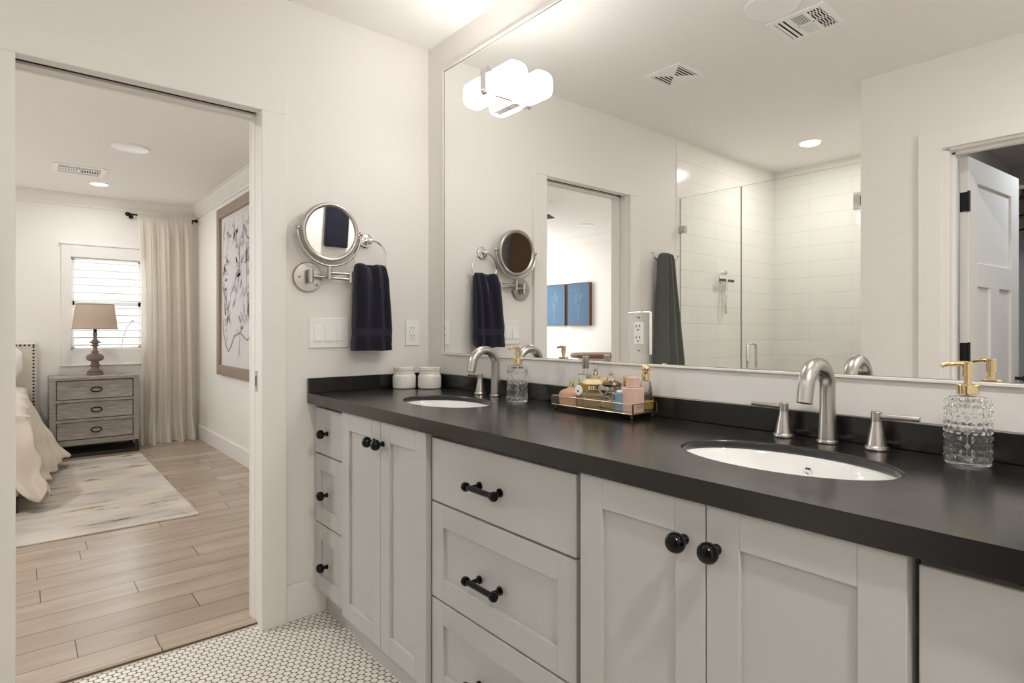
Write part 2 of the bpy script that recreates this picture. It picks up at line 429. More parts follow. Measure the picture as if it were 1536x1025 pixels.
struct('ground_outside', MB().box(-14, XF - 0.3, -10, 6, -0.2, -0.1), 'patio', 'pale patio outside the bedroom window', 'ground')

# casings, baseboards, crown
def casing(name, x0, x1, ya, yb, ztop, wdt, label):
    t = MB(); t.box(x0, x1, yb, yb + wdt, 0, ztop, 0.002); t.box(x0, x1, ya - wdt, ya, 0, ztop, 0.002); t.box(x0, x1, ya - wdt, yb + wdt, ztop, ztop + wdt, 0.002)
    return struct(name, t, 'trim', label, 'door casing')
casing('trim_2', 0.0, 0.02, DW0, DW1, DH, 0.093, 'flat white casing around the bedroom doorway, bathroom side')
casing('trim_3', -0.14, -0.12, DW0, DW1, DH, 0.093, 'flat white casing around the bedroom doorway, bedroom side')
t = MB()   # pocket-door jamb with its slot
for x0, x1 in ((-0.12, -0.078), (-0.038, -0.002)):
    t.box(x0, x1, DW1 + 0.002, DW1 + 0.019, 0, DH + 0.019); t.box(x0, x1, DW0 - 0.017, DW0 - 0.002, 0, DH + 0.019); t.box(x0, x1, DW0 - 0.017, DW1 + 0.019, DH + 0.003, DH + 0.019)
t.box(-0.079, -0.037, DW1 + 0.004, DW1 + 0.019, 0, DH + 0.019)
jm = struct('trim_4', t, 'trim', 'split white jamb lining of the pocket doorway', 'door jamb')
obj('track_slot', MB().box(-0.078, -0.038, DW0 - 0.016, DW1 + 0.018, DH + 0.012, DH + 0.0188), 'dark', jm)
t = MB(); t.box(-0.0685, -0.0475, DW1 + 0.0015, DW1 + 0.004, 0.905, 0.985)
sp = obj('strike_plate', t, 'nickel', jm, label='brushed metal strike plate'); obj('strike_hole', MB().box(-0.063, -0.053, DW1 + 0.0008, DW1 + 0.002, 0.925, 0.965), 'dark', sp)
t = MB(); t.box(-0.075, -0.041, DW0 - 0.0169, DW0 - 0.012, 0.01, DH + 0.011); dr = struct('door_1', t, 'trim', 'edge of the white pocket door inside its slot', 'door')
def baseboard(name, x0, x1, y0, y1, label, h=0.14):
    t = MB(); t.box(x0, x1, y0, y1, 0.0, h, 0.003); return struct(name, t, 'trim', label, 'baseboard')
baseboard('baseboard_left', 0.0005, 0.016, -0.655, -0.49, 'short white baseboard between doorway casing and vanity')
baseboard('baseboard_left_2', 0.0005, 0.016, -1.96, -1.556, 'white baseboard between doorway casing and shower')
baseboard('baseboard_front', 1.17, 1.42, -1.8995, -1.885, 'white baseboard beside the closet door')
baseboard('baseboard_bedroom_right', XF, -0.141, -0.016, -0.0005, 'tall white baseboard under the botanical print')
baseboard('baseboard_bedroom_far', XF + 0.0005, XF + 0.016, YB, -0.017, 'white baseboard behind nightstand and curtain')
baseboard('baseboard_bedroom_left', XF, -0.21, YB + 0.0005, YB + 0.016, 'white baseboard under the blue pictures')
CP = [(0.0, 0.105), (0.012, 0.105), (0.016, 0.088), (0.03, 0.078), (0.06, 0.04), (0.072, 0.03), (0.078, 0.012), (0.088, 0.010), (0.09, 0.0), (0.0, 0.0)]
def crown(name, a, b, inward, label):
    a, b, q = Vector(a), Vector(b), Vector(inward)
    t = MB(); t.loft([[p + q * u + Vector((0, 0, H - 0.0005 - d)) for u, d in CP] for p in (a, b)])
    return struct(name, t, 'trim', label, 'crown moulding')
crown('trim_5', (XF, -0.0005, 0), (-0.12, -0.0005, 0), (0, -1, 0), 'white crown moulding over the botanical print wall')
crown('trim_6', (XF + 0.0005, YB, 0), (XF + 0.0005, 0, 0), (1, 0, 0), 'white crown moulding over the window wall')
crown('trim_7', (XF, YB + 0.0005, 0), (-0.2, YB + 0.0005, 0), (0, 1, 0), 'white crown moulding over the blue picture wall')

# closet doorway casing + door
t = MB(); cw = 0.094
t.box(D2A - 0.014 - cw, D2A - 0.014, -1.9, -1.878, 0, 2.0, 0.002); t.box(D2B + 0.014, D2B + 0.014 + cw, -1.9, -1.878, 0, 2.0, 0.002)
t.box(D2A - 0.014 - cw, D2B + 0.014 + cw, -1.9, -1.878, 1.998, 2.085, 0.002)
struct('trim_8', t, 'trim', 'flat white casing around the closet doorway', 'door casing')
t = MB(); t.box(D2A - 0.001, D2A + 0.012, -2.03, -1.899, 0, 1.992); t.box(D2B - 0.012, D2B + 0.001, -2.03, -1.899, 0, 1.992); t.box(D2A - 0.001, D2B + 0.001, -2.03, -1.899, 1.988, 2.0005)
t.box(D2A + 0.012, D2A + 0.024, -1.985, -1.95, 0, 1.985); t.box(D2A + 0.012, D2B - 0.012, -1.985, -1.95, 1.976, 1.989)
jb = struct('trim_9', t, 'trim', 'stepped white jamb of the closet doorway', 'door jamb')
obj('edge_plate', MB().box(D2A + 0.0125, D2A + 0.0150, -2.029, -1.998, 1.325, 1.535, 0.001), 'nickel', jb, label='narrow brushed metal plate on the jamb')
dl = thing('door_2', (1.543, -2.066, 0.0), 'open white three panel door with black hinges seen in the mirror', 'door', kind='structure')
def local(mb, name, m, parent=None, label=None):
    me_off = woff(dl)
    for v in mb.bm.verts: v.co += me_off
    return obj(name, mb, m, parent or dl, label=label)
DWd = 0.742; TK = 0.036
t = MB()   # local: x along width, y thickness (0..-TK => away), z up
def dbox(x0, x1, z0, z1, y0=0.0, y1=TK, b=0.0015): t.box(x0, x1, y0, y1, z0, z1, b)
dbox(0, 0.121, 0.012, 1.984); dbox(0.618, DWd, 0.012, 1.984); dbox(0.12, 0.619, 1.868, 1.984); dbox(0.12, 0.619, 1.358, 1.475); dbox(0.12, 0.619, 0.012, 0.25)
dbox(0.303, 0.431, 0.249, 1.36)
local(t, 'rails', 'trim')
t = MB()
for a, b_, z0, z1 in ((0.1, 0.64, 1.46, 1.88), (0.1, 0.32, 0.23, 1.37), (0.42, 0.64, 0.23, 1.37)): t.box(a, b_, 0.011, TK - 0.011, z0, z1)
local(t, 'panels', 'trim')
for z in (1.765, 1.035, 0.25):
    t = MB(); t.box(-0.0035, 0.0, 0.002, TK - 0.004, z - 0.047, z + 0.047, 0.001); t.cyl((-0.006, TK + 0.004, z - 0.05), (-0.006, TK + 0.004, z + 0.05), 0.006, n=14)
    t.box(-0.006, -0.001, TK - 0.008, TK + 0.005, z - 0.047, z + 0.047)
    local(t, 'hinge', 'blackmetal', label='black door hinge')
t = MB(); t.cyl((0.682, -0.002, 0.88), (0.682, -0.008, 0.88), 0.03); t.cyl((0.682, -0.008, 0.88), (0.682, -0.045, 0.88), 0.009); t.lathe((0.682, -0.075, 0.88), [(0.012, 0.0), (0.025, 0.008), (0.027, 0.018), (0.02, 0.03), (0.01, 0.034)], 24, 'Y')
t.cyl((0.682, TK, 0.88), (0.682, TK + 0.045, 0.88), 0.009); t.ball((0.682, TK + 0.055, 0.88), 0.026)
local(t, 'knob', 'blackmetal', label='round black door knob')
dl.rotation_euler = (0, 0, math.atan2(-0.996, 0.090))
# ================================================================== VANITY
YD, YR = -0.555, -0.540
def knob(cab_part, x, z, y):
    t = MB(); t.lathe((x, y, z), [(0.009, 0.0), (0.0095, -0.004), (0.0065, -0.008), (0.0062, -0.014), (0.0095, -0.0155), (0.0145, -0.0185), (0.0175, -0.0235), (0.0182, -0.0285), (0.0172, -0.034), (0.0135, -0.0395), (0.007, -0.0428), (0.0, -0.0436)], 24, 'Y', cap0=True)
    return obj('knob', t, 'black', cab_part, label='glossy black round knob')
def pull(cab_part, x, z, y):
    t = MB(); L = 0.058
    t.cyl((x - L, y - 0.034, z), (x + L, y - 0.034, z), 0.0075, n=18)
    for sgn in (-1, 1):
        t.lathe((x + sgn * L, y - 0.034, z), [(0.0, -0.007), (0.011, -0.006), (0.0125, 0.0), (0.011, 0.006), (0.0, 0.007)], 18, 'X')
        t.cyl((x + sgn * 0.042, y - 0.034, z), (x + sgn * 0.042, y - 0.004, z), 0.006, n=14); t.cyl((x + sgn * 0.042, y - 0.004, z), (x + sgn * 0.042, y, z), 0.011, n=16)
    return obj('handle', t, 'black', cab_part, label='black bar pull on two posts')
def shaker(t, x0, x1, z0, z1, y, st=0.058, rl=0.058, th=0.02, rec=0.009):
    b = 0.0012
    t.box(x0, x0 + st, y, y + th, z0, z1, b, 1); t.box(x1 - st, x1, y, y + th, z0, z1, b, 1)
    t.box(x0 + st, x1 - st, y, y + th, z0, z0 + rl, b, 1); t.box(x0 + st, x1 - st, y, y + th, z1 - rl, z1, b, 1)
    t.box(x0 + st - 0.003, x1 - st + 0.003, y + rec, y + th - 0.002, z0 + rl - 0.003, z1 - rl + 0.003)
def drawers(name, label, x0, x1, st, kind, sidefill=0.0):
    cab = thing(name, ((x0 + x1) / 2, -0.28, 0), label, 'cabinet', 'vanity drawer cabinets')
    yb = YR + 0.0215
    obj('body', MB().box(x0 + 0.001, x1 - 0.001, yb, -0.025, 0.105, 0.8505), 'cab', cab)
    obj('toe_kick', MB().box(x0 + 0.001, x1 - 0.001, -0.49, -0.475, 0.0, 0.1045), 'cab', cab)
    zs = [(0.657, 0.836), (0.382, 0.651), (0.112, 0.376)]
    for i, (z0, z1) in enumerate(zs):
        t = MB()
        if i == 0: t.box(x0 + 0.004, x1 - 0.004, YR, YR + 0.02, z0, z1, 0.0015, 1)
        else: shaker(t, x0 + 0.004, x1 - 0.004, z0, z1, YR, st, 0.062 if st > 0.055 else 0.062)
        d = obj('drawer', t, 'cab', cab)
        zc = (0.743, 0.506, 0.229)[i]
        if kind == 'knob': knob(d, (x0 + x1) / 2 - 0.012, zc, YR)
        else: pull(d, (x0 + x1) / 2 - 0.014, (0.742, 0.50, 0.228)[i], YR)
    return cab
def doors(name, label, x0, x1, mid):
    cab = thing(name, ((x0 + x1) / 2, -0.28, 0), label, 'cabinet', 'vanity sink cabinets')
    yb = YD + 0.0215
    t = MB(); t.box(x0 + 0.0005, x0 + 0.018, yb, -0.025, 0.103, 0.8505); t.box(x1 - 0.018, x1 - 0.0005, yb, -0.025, 0.103, 0.8505); t.box(x0 + 0.018, x1 - 0.018, yb, -0.025, 0.103, 0.12)
    t.box(x0 + 0.018, x1 - 0.018, yb, yb + 0.018, 0.82, 0.8505); t.box(mid - 0.02, mid + 0.02, yb, yb + 0.018, 0.12, 0.82)
    obj('body', t, 'cab', cab)
    obj('toe_kick', MB().box(x0 + 0.001, x1 - 0.001, -0.502, -0.485, 0.0, 0.1025), 'cab', cab)
    for a, b_, kx in ((x0, mid - 0.0012, mid - 0.041), (mid + 0.0012, x1, mid + 0.021 if x0 > 1 else mid + 0.02)):
        t = MB(); shaker(t, a, b_, 0.109, 0.848, YD, 0.06, 0.062)
        d = obj('door', t, 'cab', cab); knob(d, kx, 0.778, YD)
    return cab
drawers('drawer_cabinet', 'narrow grey three drawer cabinet with round knobs against the doorway wall', 0.012, 0.287, 0.05, 'knob')
doors('sink_cabinet', 'grey two door shaker cabinet under the far sink', 0.305, 0.881, 0.603)
drawers('drawer_cabinet', 'wide grey three drawer cabinet with black bar pulls between the sink cabinets', 0.886, 1.466, 0.058, 'pull')
doors('sink_cabinet', 'grey two door shaker cabinet under the near sink', 1.488, 2.075, 1.780)
drawers('drawer_cabinet', 'grey drawer cabinet cut by the right edge of the picture', 2.080, 2.375, 0.05, 'knob')
struct('trim_10', MB().box(0.0005, 0.0115, -0.518, -0.025, 0.0, 0.8505), 'cab', 'grey filler strip between cabinet and wall', 'filler')
struct('trim_11', MB().box(0.2875, 0.3045, -0.53, -0.48, 0.11, 0.8505), 'cab', 'grey divider stile beside the far sink cabinet', 'filler')
struct('trim_12', MB().box(1.4665, 1.4875, -0.53, -0.48, 0.11, 0.8505), 'cab', 'grey divider stile beside the near sink cabinet', 'filler')

# countertop with two oval cut-outs
SINKS = ((0.583, -0.287, 0.202, 0.132), (1.780, -0.287, 0.208, 0.132))
ZC, ZB, YF, ZS = 0.8918, 0.8522, -0.5684, 0.8738
def countertop():
    bm = bmesh.new(); n = 64; x0, x1, y0, y1 = 0.0008, 2.40, YF, -0.0008
    for zz in (ZC, ZB):
        cuts = [x0, (SINKS[0][0] + SINKS[1][0]) / 2, x1]
        for k, (sx, sy, a, b) in enumerate(SINKS):
            xa, xb = cuts[k], cuts[k + 1]
            kk = 1.0 if zz == ZC else 1.13; ring = [(sx + kk * a * cos(2 * pi * i / n), sy + kk * b * sin(2 * pi * i / n)) for i in range(n)]
            out = []
            for (px, py) in ring:
                dx, dy = px - sx, py - sy
                ts = []
                if dx > 1e-9: ts.append((xb - sx) / dx)
                if dx < -1e-9: ts.append((xa - sx) / dx)
                if dy > 1e-9: ts.append((y1 - sy) / dy)
                if dy < -1e-9: ts.append((y0 - sy) / dy)
                q = min(ts); out.append((sx + dx * q, sy + dy * q))
            rv = [bm.verts.new((p[0], p[1], zz)) for p in ring]; ov = [bm.verts.new((p[0], p[1], zz)) for p in out]
            for i in range(n):
                j = (i + 1) % n; f = (rv[i], ov[i], ov[j], rv[j]); bm.faces.new(f if zz == ZC else f[::-1])
                # corner triangle
                pi_, pj = out[i], out[j]
                if abs(pi_[0] - pj[0]) > 1e-6 and abs(pi_[1] - pj[1]) > 1e-6:
                    cxx = xa if min(abs(pi_[0] - xa), abs(pj[0] - xa)) < 1e-6 else xb
                    cyy = y0 if min(abs(pi_[1] - y0), abs(pj[1] - y0)) < 1e-6 else y1
                    cv = bm.verts.new((cxx, cyy, zz)); f = (ov[i], cv, ov[j]); bm.faces.new(f if zz == ZC else f[::-1])
            if zz == ZC: top_r = rv; bm.verts.index_update()
            if zz == ZC: SR.append(([v.co.copy() for v in rv], (sx, sy)))
    for ring, (sx, sy) in SR:   # cut-out walls, rebated underneath for the sink flange
        rows = [[bm.verts.new((sx + (p.x - sx) * k, sy + (p.y - sy) * k, zz)) for p in ring] for k, zz in ((1, ZC), (1, ZS), (1.13, ZS), (1.13, ZB))]
        for r1, r2 in zip(rows[:-1], rows[1:]):
            for i in range(n):
                j = (i + 1) % n; bm.faces.new((r1[i], r1[j], r2[j], r2[i]))
    e = 0.003     # outer rim: eased front edge
    P = [(x0, y0), (x1, y0), (x1, y1), (x0, y1)]
    for i in range(4):
        a, b = P[i], P[(i + 1) % 4]
        v = [bm.verts.new((a[0], a[1], ZC)), bm.verts.new((a[0], a[1], ZB)), bm.verts.new((b[0], b[1], ZB)), bm.verts.new((b[0], b[1], ZC))]
        bm.faces.new(v)
    bmesh.ops.remove_doubles(bm, verts=bm.verts, dist=1e-5)
    bmesh.ops.recalc_face_normals(bm, faces=bm.faces)
    m = MB(); m.bm.free(); m.bm = bm; return m
SR = []
ct = obj('countertop', countertop(), 'stone', None, smooth=30)
tag(ct, 'long black stone countertop with two oval sink cut-outs', 'countertop')
bv = ct.modifiers.new('eased_edge', 'BEVEL'); bv.width = 0.004; bv.segments = 3; bv.limit_method = 'ANGLE'; bv.angle_limit = R(60)
obj('backsplash', MB().box(0.0215, 2.40, -0.0205, -0.0008, ZC + 0.0002, 0.951, 0.0015), 'stone', ct)
obj('side_splash', MB().box(0.0008, 0.0205, YF + 0.001, -0.0008, ZC + 0.0002, 0.951, 0.0015), 'stone', ct)

def sink(k, label):
    sx, sy, a, b = SINKS[k]; root = thing('sink', (sx, sy, 0.72), label, 'sink', 'undermount sinks')
    Z0 = ZS - 0.0006
    prof = [(1.09, Z0), (1.02, Z0), (1.008, Z0 - 0.003), (0.985, Z0 - 0.02), (0.93, Z0 - 0.05), (0.82, Z0 - 0.085), (0.62, Z0 - 0.11), (0.35, Z0 - 0.124), (0.13, Z0 - 0.128)]
    n = 56; t = MB()
    inner = [[(sx + a * r * cos(2 * pi * i / n), sy + b * r * sin(2 * pi * i / n), z) for i in range(n)] for r, z in prof]
    outer = [[(sx + a * (r + 0.03 if r < 1.03 else r) * cos(2 * pi * i / n), sy + b * (r + 0.03 if r < 1.03 else r) * sin(2 * pi * i / n), z - 0.009) for i in range(n)] for r, z in reversed(prof)]
    t.loft(inner + outer, False, False)
    obj('basin', t, 'sinkwhite', root)
    t = MB(); t.lathe((sx, sy, Z0 - 0.129), [(0.026, 0.0), (0.027, 0.003), (0.022, 0.004), (0.016, 0.001), (0.012, 0.006), (0.0, 0.008)], 28); obj('drain', t, 'nickel', root)
    t = MB(); t.lathe((sx, sy + b * 0.950, Z0 - 0.032), [(0.009, 0.004), (0.011, -0.002), (0.006, -0.003), (0.0, 0.0)], 20, 'Y'); obj('overflow_ring', t, 'chrome', root)
sink(0, 'oval white undermount sink nearer the doorway wall'); sink(1, 'oval white undermount sink in the right half of the counter')

# faucets
def faucet(fx, label):
    fy = -0.064; z = ZC + 0.0004
    root = thing('faucet', (fx, fy, z), label, 'faucet', 'widespread faucets')
    P = []; rad = []
    for i in range(7):
        u = i / 6; P.append((fx, fy, z + 0.006 + 0.118 * u)); rad.append(0.0198 - 0.0035 * min(1, u * 1.6))
    rc = 0.054
    for i in range(1, 17):
        a = pi * i / 16 * 0.955; P.append((fx, fy - rc + rc * cos(a), z + 0.124 + rc * 0.98 * sin(a))); rad.append(0.0163)
    e = P[-1]; P.append((fx, e[1] - 0.004, e[2] - 0.018)); rad.append(0.0160); P.append((fx, e[1] - 0.008, e[2] - 0.034)); rad.append(0.0158)
    t = MB(); t.tube(P, rad, 24); t.lathe((fx, fy, z), [(0.0215, 0.0), (0.0225, 0.002), (0.022, 0.006), (0.0195, 0.008)], 28); obj('spout', t, 'nickel', root)
    for sgn in (-1, 1):
        hx = fx + sgn * 0.098
        t = MB(); t.lathe((hx, fy, z), [(0.0225, 0.0), (0.0235, 0.003), (0.0225, 0.007), (0.0195, 0.009), (0.0165, 0.025), (0.0125, 0.045), (0.0098, 0.058), (0.0095, 0.060), (0.0105, 0.0605), (0.0105, 0.079), (0.0095, 0.0805), (0.0, 0.081)], 28)
        h = obj('handle', t, 'nickel', root)
        t = MB(); t.cyl((hx, fy, z + 0.071), (hx + sgn * 0.078, fy, z + 0.072), 0.0058, 0.0052, 16); obj('lever', t, 'nickel', h)
faucet(0.583, 'brushed nickel gooseneck faucet with two levers behind the far sink')
faucet(1.780, 'brushed nickel gooseneck faucet with two levers behind the near sink')

# soap dispensers
def dispenser(x, y, label, style, yaw):
    z = ZC + 0.0004; r0 = 0.0355; Hh = 0.128
    root = thing('soap_dispenser', (x, y, z), label, 'soap dispenser', 'glass soap dispensers')
    if style == 'hob':
        def rf(a, h):
            if h < 0.010 or h > 0.120: return 0
            row = round((h - 0.016) / 0.0125); dh = (h - 0.016 - row * 0.0125) / 0.0125
            k = a / (2 * pi) * 18 + (0.5 if row % 2 else 0); da = k - round(k)
            d = math.hypot(dh, da * 1.0); return 0.0026 * max(0, 1 - (d / 0.40) ** 2)
    else:
        def rf(a, h):
            if h < 0.012 or h > 0.122: return 0
            k = a / (2 * pi) * 12; q = (h / 0.021 + 2 * abs(k - math.floor(k) - 0.5)) ; q -= math.floor(q)
            return 0.0022 * (1 - abs(2 * q - 1)) * min(1, (0.122 - h) / 0.01)
    prof = [(0.0, 0.0), (0.030, 0.0), (r0 - 0.002, 0.001), (r0, 0.004)]
    nz = 84; prof += [(r0, 0.006 + (Hh - 0.012) * i / nz) for i in range(nz + 1)] + [(r0 - 0.002, Hh - 0.003), (r0 - 0.006, Hh), (0.0165, Hh + 0.001), (0.0165, Hh + 0.006), (0.013, Hh + 0.006)]
    inn = [(0.013, Hh - 0.001), (r0 - 0.008, Hh - 0.004), (r0 - 0.0045, Hh - 0.009), (r0 - 0.0045, 0.014), (r0 - 0.009, 0.009), (0.0, 0.008)]
    t = MB(); t.lathe((x, y, z), prof + inn, 108, rf=lambda a, h, f=rf: f(a, h), cap0=True, cap1=True)
    obj('bottle', t, 'clear', root, smooth=60, label='hobnail clear glass bottle' if style == 'hob' else 'clear glass bottle with a zigzag relief')
    t = MB(); t.lathe((x, y, z), [(0.0, 0.0078), (r0 - 0.0088, 0.0088), (r0 - 0.0043, 0.0138), (r0 - 0.0043, 0.066), (0.0, 0.066)], 40); obj('soap', t, 'gel', root)
    t = MB(); zt = z + Hh + 0.005
    t.lathe((x, y, zt), [(0.0168, 0.0), (0.0175, 0.001), (0.0175, 0.0165), (0.0165, 0.018), (0.006, 0.0185), (0.006, 0.032), (0.0085, 0.0325), (0.0085, 0.0565), (0.0088, 0.058), (0.008, 0.060), (0.0, 0.0605)], 36)
    dx, dy = cos(yaw), sin(yaw)
    t.tube([(x, y, zt + 0.056), (x + dx * 0.018, y + dy * 0.018, zt + 0.0565), (x + dx * 0.036, y + dy * 0.036, zt + 0.0545), (x + dx * 0.042, y + dy * 0.042, zt + 0.051)], [0.0052, 0.005, 0.0042, 0.0036], 14)
    p = obj('pump', t, 'gold', root, label='polished gold pump')
    obj('dip_tube', MB().cyl((x, y, z + 0.012), (x, y, zt), 0.0022, n=10), 'plastic', root)
dispenser(0.775, -0.118, 'clear zigzag glass soap dispenser with gold pump by the far sink', 'zig', R(192))
dispenser(2.040, -0.094, 'clear hobnail glass soap dispenser with gold pump right of the near sink', 'hob', R(212))

# white jars
def jar(x, y, label):
    z = ZC + 0.0004; root = thing('storage_jar', (x, y, z), label, 'jar', 'white lidded jars')
    t = MB(); t.lathe((x, y, z), [(0.0, 0.0), (0.045, 0.0), (0.0495, 0.003), (0.0505, 0.008), (0.0505, 0.05), (0.0485, 0.056), (0.0455, 0.0595), (0.0445, 0.064), (0.0445, 0.078), (0.040, 0.0785), (0.0, 0.0785)], 48); obj('body', t, 'ceramic', root)
    t = MB(); t.lathe((x, y, z), [(0.0, 0.0788), (0.0455, 0.0788), (0.047, 0.080), (0.047, 0.0835), (0.0462, 0.0845), (0.047, 0.0855), (0.047, 0.091), (0.045, 0.0925), (0.0, 0.0925)], 48); obj('lid', t, 'ceramic', root)
jar(0.078, -0.170, 'white lidded ceramic jar touching the side splash, left of its twin')
jar(0.152, -0.088, 'white lidded ceramic jar in the mirror corner, right of its twin')

# ================================================================== PERFUME TRAY
TX0, TX1, TY0, TY1, TZ = 0.972, 1.296, -0.140, -0.030, 0.9085
tr = thing('perfume_tray', (1.134, -0.085, ZC), 'mirrored tray with glass walls on brass ball feet holding perfume bottles', 'tray')
obj('plate', MB().box(TX0, TX1, TY0, TY1, TZ - 0.002, TZ + 0.001), 'mirror', tr, smooth=0)
t = MB()
for a, b_ in (((TX0, TY0), (TX1, TY0)), ((TX1, TY0), (TX1, TY1)), ((TX1, TY1), (TX0, TY1)), ((TX0, TY1), (TX0, TY0))):
    t.tube([(a[0], a[1], TZ - 0.001), (b_[0], b_[1], TZ - 0.001)], 0.0017, 8); t.tube([(a[0], a[1], TZ + 0.027), (b_[0], b_[1], TZ + 0.027)], 0.0013, 8)
for x in (TX0, TX1):
    for y in (TY0, TY1): t.cyl((x, y, TZ - 0.002), (x, y, TZ + 0.027), 0.0025, n=10)
obj('rim', t, 'bronze', tr)
for x in (TX0 + 0.001, TX1 - 0.001):
    t = MB(); t.box(x - 0.001, x + 0.001, TY0, TY1, TZ + 0.001, TZ + 0.027); obj('glass_wall', t, 'acryl', tr, smooth=0)
for y in (TY0 + 0.001, TY1 - 0.001):
    t = MB(); t.box(TX0, TX1, y - 0.001, y + 0.001, TZ + 0.001, TZ + 0.027); obj('glass_wall', t, 'acryl', tr, smooth=0)
for x in (TX0 + 0.01, TX1 - 0.01):
    for y in (TY0 + 0.008, TY1 - 0.008):
        t = MB(); t.lathe((x, y, ZC + 0.0003), [(0.0, 0.0), (0.004, 0.001), (0.0052, 0.0045), (0.003, 0.008), (0.0045, 0.010), (0.0045, 0.0125), (0.003, 0.0145), (0.0, 0.0145)], 16); obj('foot', t, 'bronze', tr)
PZ = TZ + 0.0013
def pbottle(x, y, label, parts):
    root = thing('perfume_bottle', (x, y, PZ), label, 'perfume bottle', 'perfume bottles on the tray')
    for nm, m, mb in parts: obj(nm, mb, m, root)
def lt(x, y, prof, n=32): return MB().lathe((x, y, PZ), prof, n)
def bx(x, y, wx, wy, z0, z1, b=0.002): return MB().box(x - wx / 2, x + wx / 2, y - wy / 2, y + wy / 2, PZ + z0, PZ + z1, b)
def frustum(x, y, dims):  # rounded rectangles (wx, wy, z)
    L = []
    for wx, wy, z in dims:
        L.append([(x + sx * wx / 2 * k1, y + sy * wy / 2 * k2, PZ + z) for sx, sy, k1, k2 in ((-1, -1, .8, 1), (1, -1, .8, 1), (1, -1, 1, .8), (1, 1, 1, .8), (1, 1, .8, 1), (-1, 1, .8, 1), (-1, 1, 1, .8), (-1, -1, 1, .8))])
    return MB().loft(L)
pbottle(1.020, -0.100, 'wide rose tinted perfume bottle with sloped shoulders at the tray left end', [('bottle', 'rose', frustum(1.020, -0.100, [(0.074, 0.036, 0), (0.080, 0.040, 0.004), (0.082, 0.040, 0.030), (0.070, 0.034, 0.040), (0.024, 0.018, 0.049), (0.016, 0.014, 0.053)])), ('stopper', 'gold', lt(1.020, -0.100, [(0.0075, 0.0535), (0.0075, 0.064), (0.0055, 0.065), (0.0055, 0.068), (0.007, 0.070), (0.005, 0.074), (0.0, 0.075)]))])
t = bx(1.036, -0.056, 0.042, 0.024, 0.0, 0.094, 0.003)
pbottle(1.036, -0.056, 'tall rectangular clear bottle with yellow perfume and silver cap', [('bottle', 'clear', t), ('perfume', 'amberliq', bx(1.036, -0.056, 0.036, 0.018, 0.006, 0.066, 0.002)), ('collar', 'chrome', lt(1.040, -0.056, [(0.008, 0.0942), (0.008, 0.1105)])), ('cap', 'nickel', lt(1.040, -0.056, [(0.0105, 0.111), (0.011, 0.112), (0.011, 0.150), (0.010, 0.1515), (0.0, 0.152)]))])
pbottle(1.082, -0.054, 'slim pale amber bottle with narrow silver cap behind the cream cap', [('bottle', 'paleliq', bx(1.082, -0.054, 0.026, 0.018, 0.0, 0.090, 0.003)), ('cap', 'chrome', lt(1.082, -0.054, [(0.0075, 0.0905), (0.008, 0.0915), (0.008, 0.121), (0.0, 0.122)]))])
pbottle(1.112, -0.099, 'squat round clear bottle with cream and gold faceted cap', [('bottle', 'clear', lt(1.112, -0.099, [(0.0, 0.0), (0.026, 0.0), (0.036, 0.006), (0.0385, 0.018), (0.034, 0.036), (0.022, 0.048), (0.016, 0.052), (0.0, 0.052)])), ('perfume', 'paleliq', lt(1.112, -0.099, [(0.0, 0.006), (0.026, 0.006), (0.031, 0.012), (0.031, 0.022), (0.0, 0.022)])), ('collar', 'gold', lt(1.112, -0.099, [(0.0175, 0.0524), (0.0175, 0.064), (0.0, 0.064)])), ('cap', 'cream', lt(1.112, -0.099, [(0.020, 0.0645), (0.034, 0.069), (0.034, 0.072), (0.024, 0.083), (0.0, 0.085)], 8))])
pbottle(1.186, -0.101, 'squat clear bottle with bronze mushroom cap and clear ball', [('bottle', 'clear', lt(1.186, -0.101, [(0.0, 0.0), (0.030, 0.0), (0.0345, 0.004), (0.0345, 0.022), (0.028, 0.040), (0.018, 0.052), (0.0145, 0.056), (0.0, 0.056)])), ('perfume', 'paleliq', lt(1.186, -0.101, [(0.0, 0.006), (0.026, 0.006), (0.028, 0.010), (0.027, 0.020), (0.0, 0.020)])), ('collar', 'nickel', lt(1.186, -0.101, [(0.0155, 0.0562), (0.0155, 0.0655)])), ('cap', 'bronze', lt(1.186, -0.101, [(0.016, 0.066), (0.026, 0.068), (0.0285, 0.073), (0.024, 0.080), (0.010, 0.084), (0.0, 0.0845)])), ('ball', 'clear', MB().ball((1.186, -0.101, PZ + 0.0955), 0.0105))])
t = MB()
for sgn in (-1, 1): t.lathe((1.150 + sgn * 0.012, -0.070, PZ + 0.080), [(0.0, -0.011 * 1), (0.010, -0.009), (0.011, 0.0), (0.010, 0.009), (0.0, 0.011)], 12, 'X')
pbottle(1.150, -0.070, 'small clear bottle topped by a golden bow between the round bottles', [('bottle', 'clear', lt(1.150, -0.070, [(0.0, 0.0), (0.0075, 0.0), (0.008, 0.004), (0.008, 0.055), (0.005, 0.062), (0.0, 0.062)])), ('bow', 'gold', t)])
pbottle(1.060, -0.108, 'tiny bottle with a white daisy cap beside the rose bottle', [('bottle', 'clear', lt(1.074, -0.126, [(0.0, 0.0), (0.0072, 0.0), (0.0075, 0.032), (0.0, 0.034)])), ('daisy_cap', 'plastic', MB().lathe((1.074, -0.124, PZ + 0.048), [(0.0, -0.003), (0.0145, -0.0025), (0.016, 0.0), (0.0145, 0.0025), (0.0, 0.003)], 12, 'Y')), ('daisy_eye', 'black', MB().lathe((1.074, -0.1275, PZ + 0.046), [(0.0, -0.001), (0.0035, 0.0), (0.0, 0.001)], 10, 'Y'))])
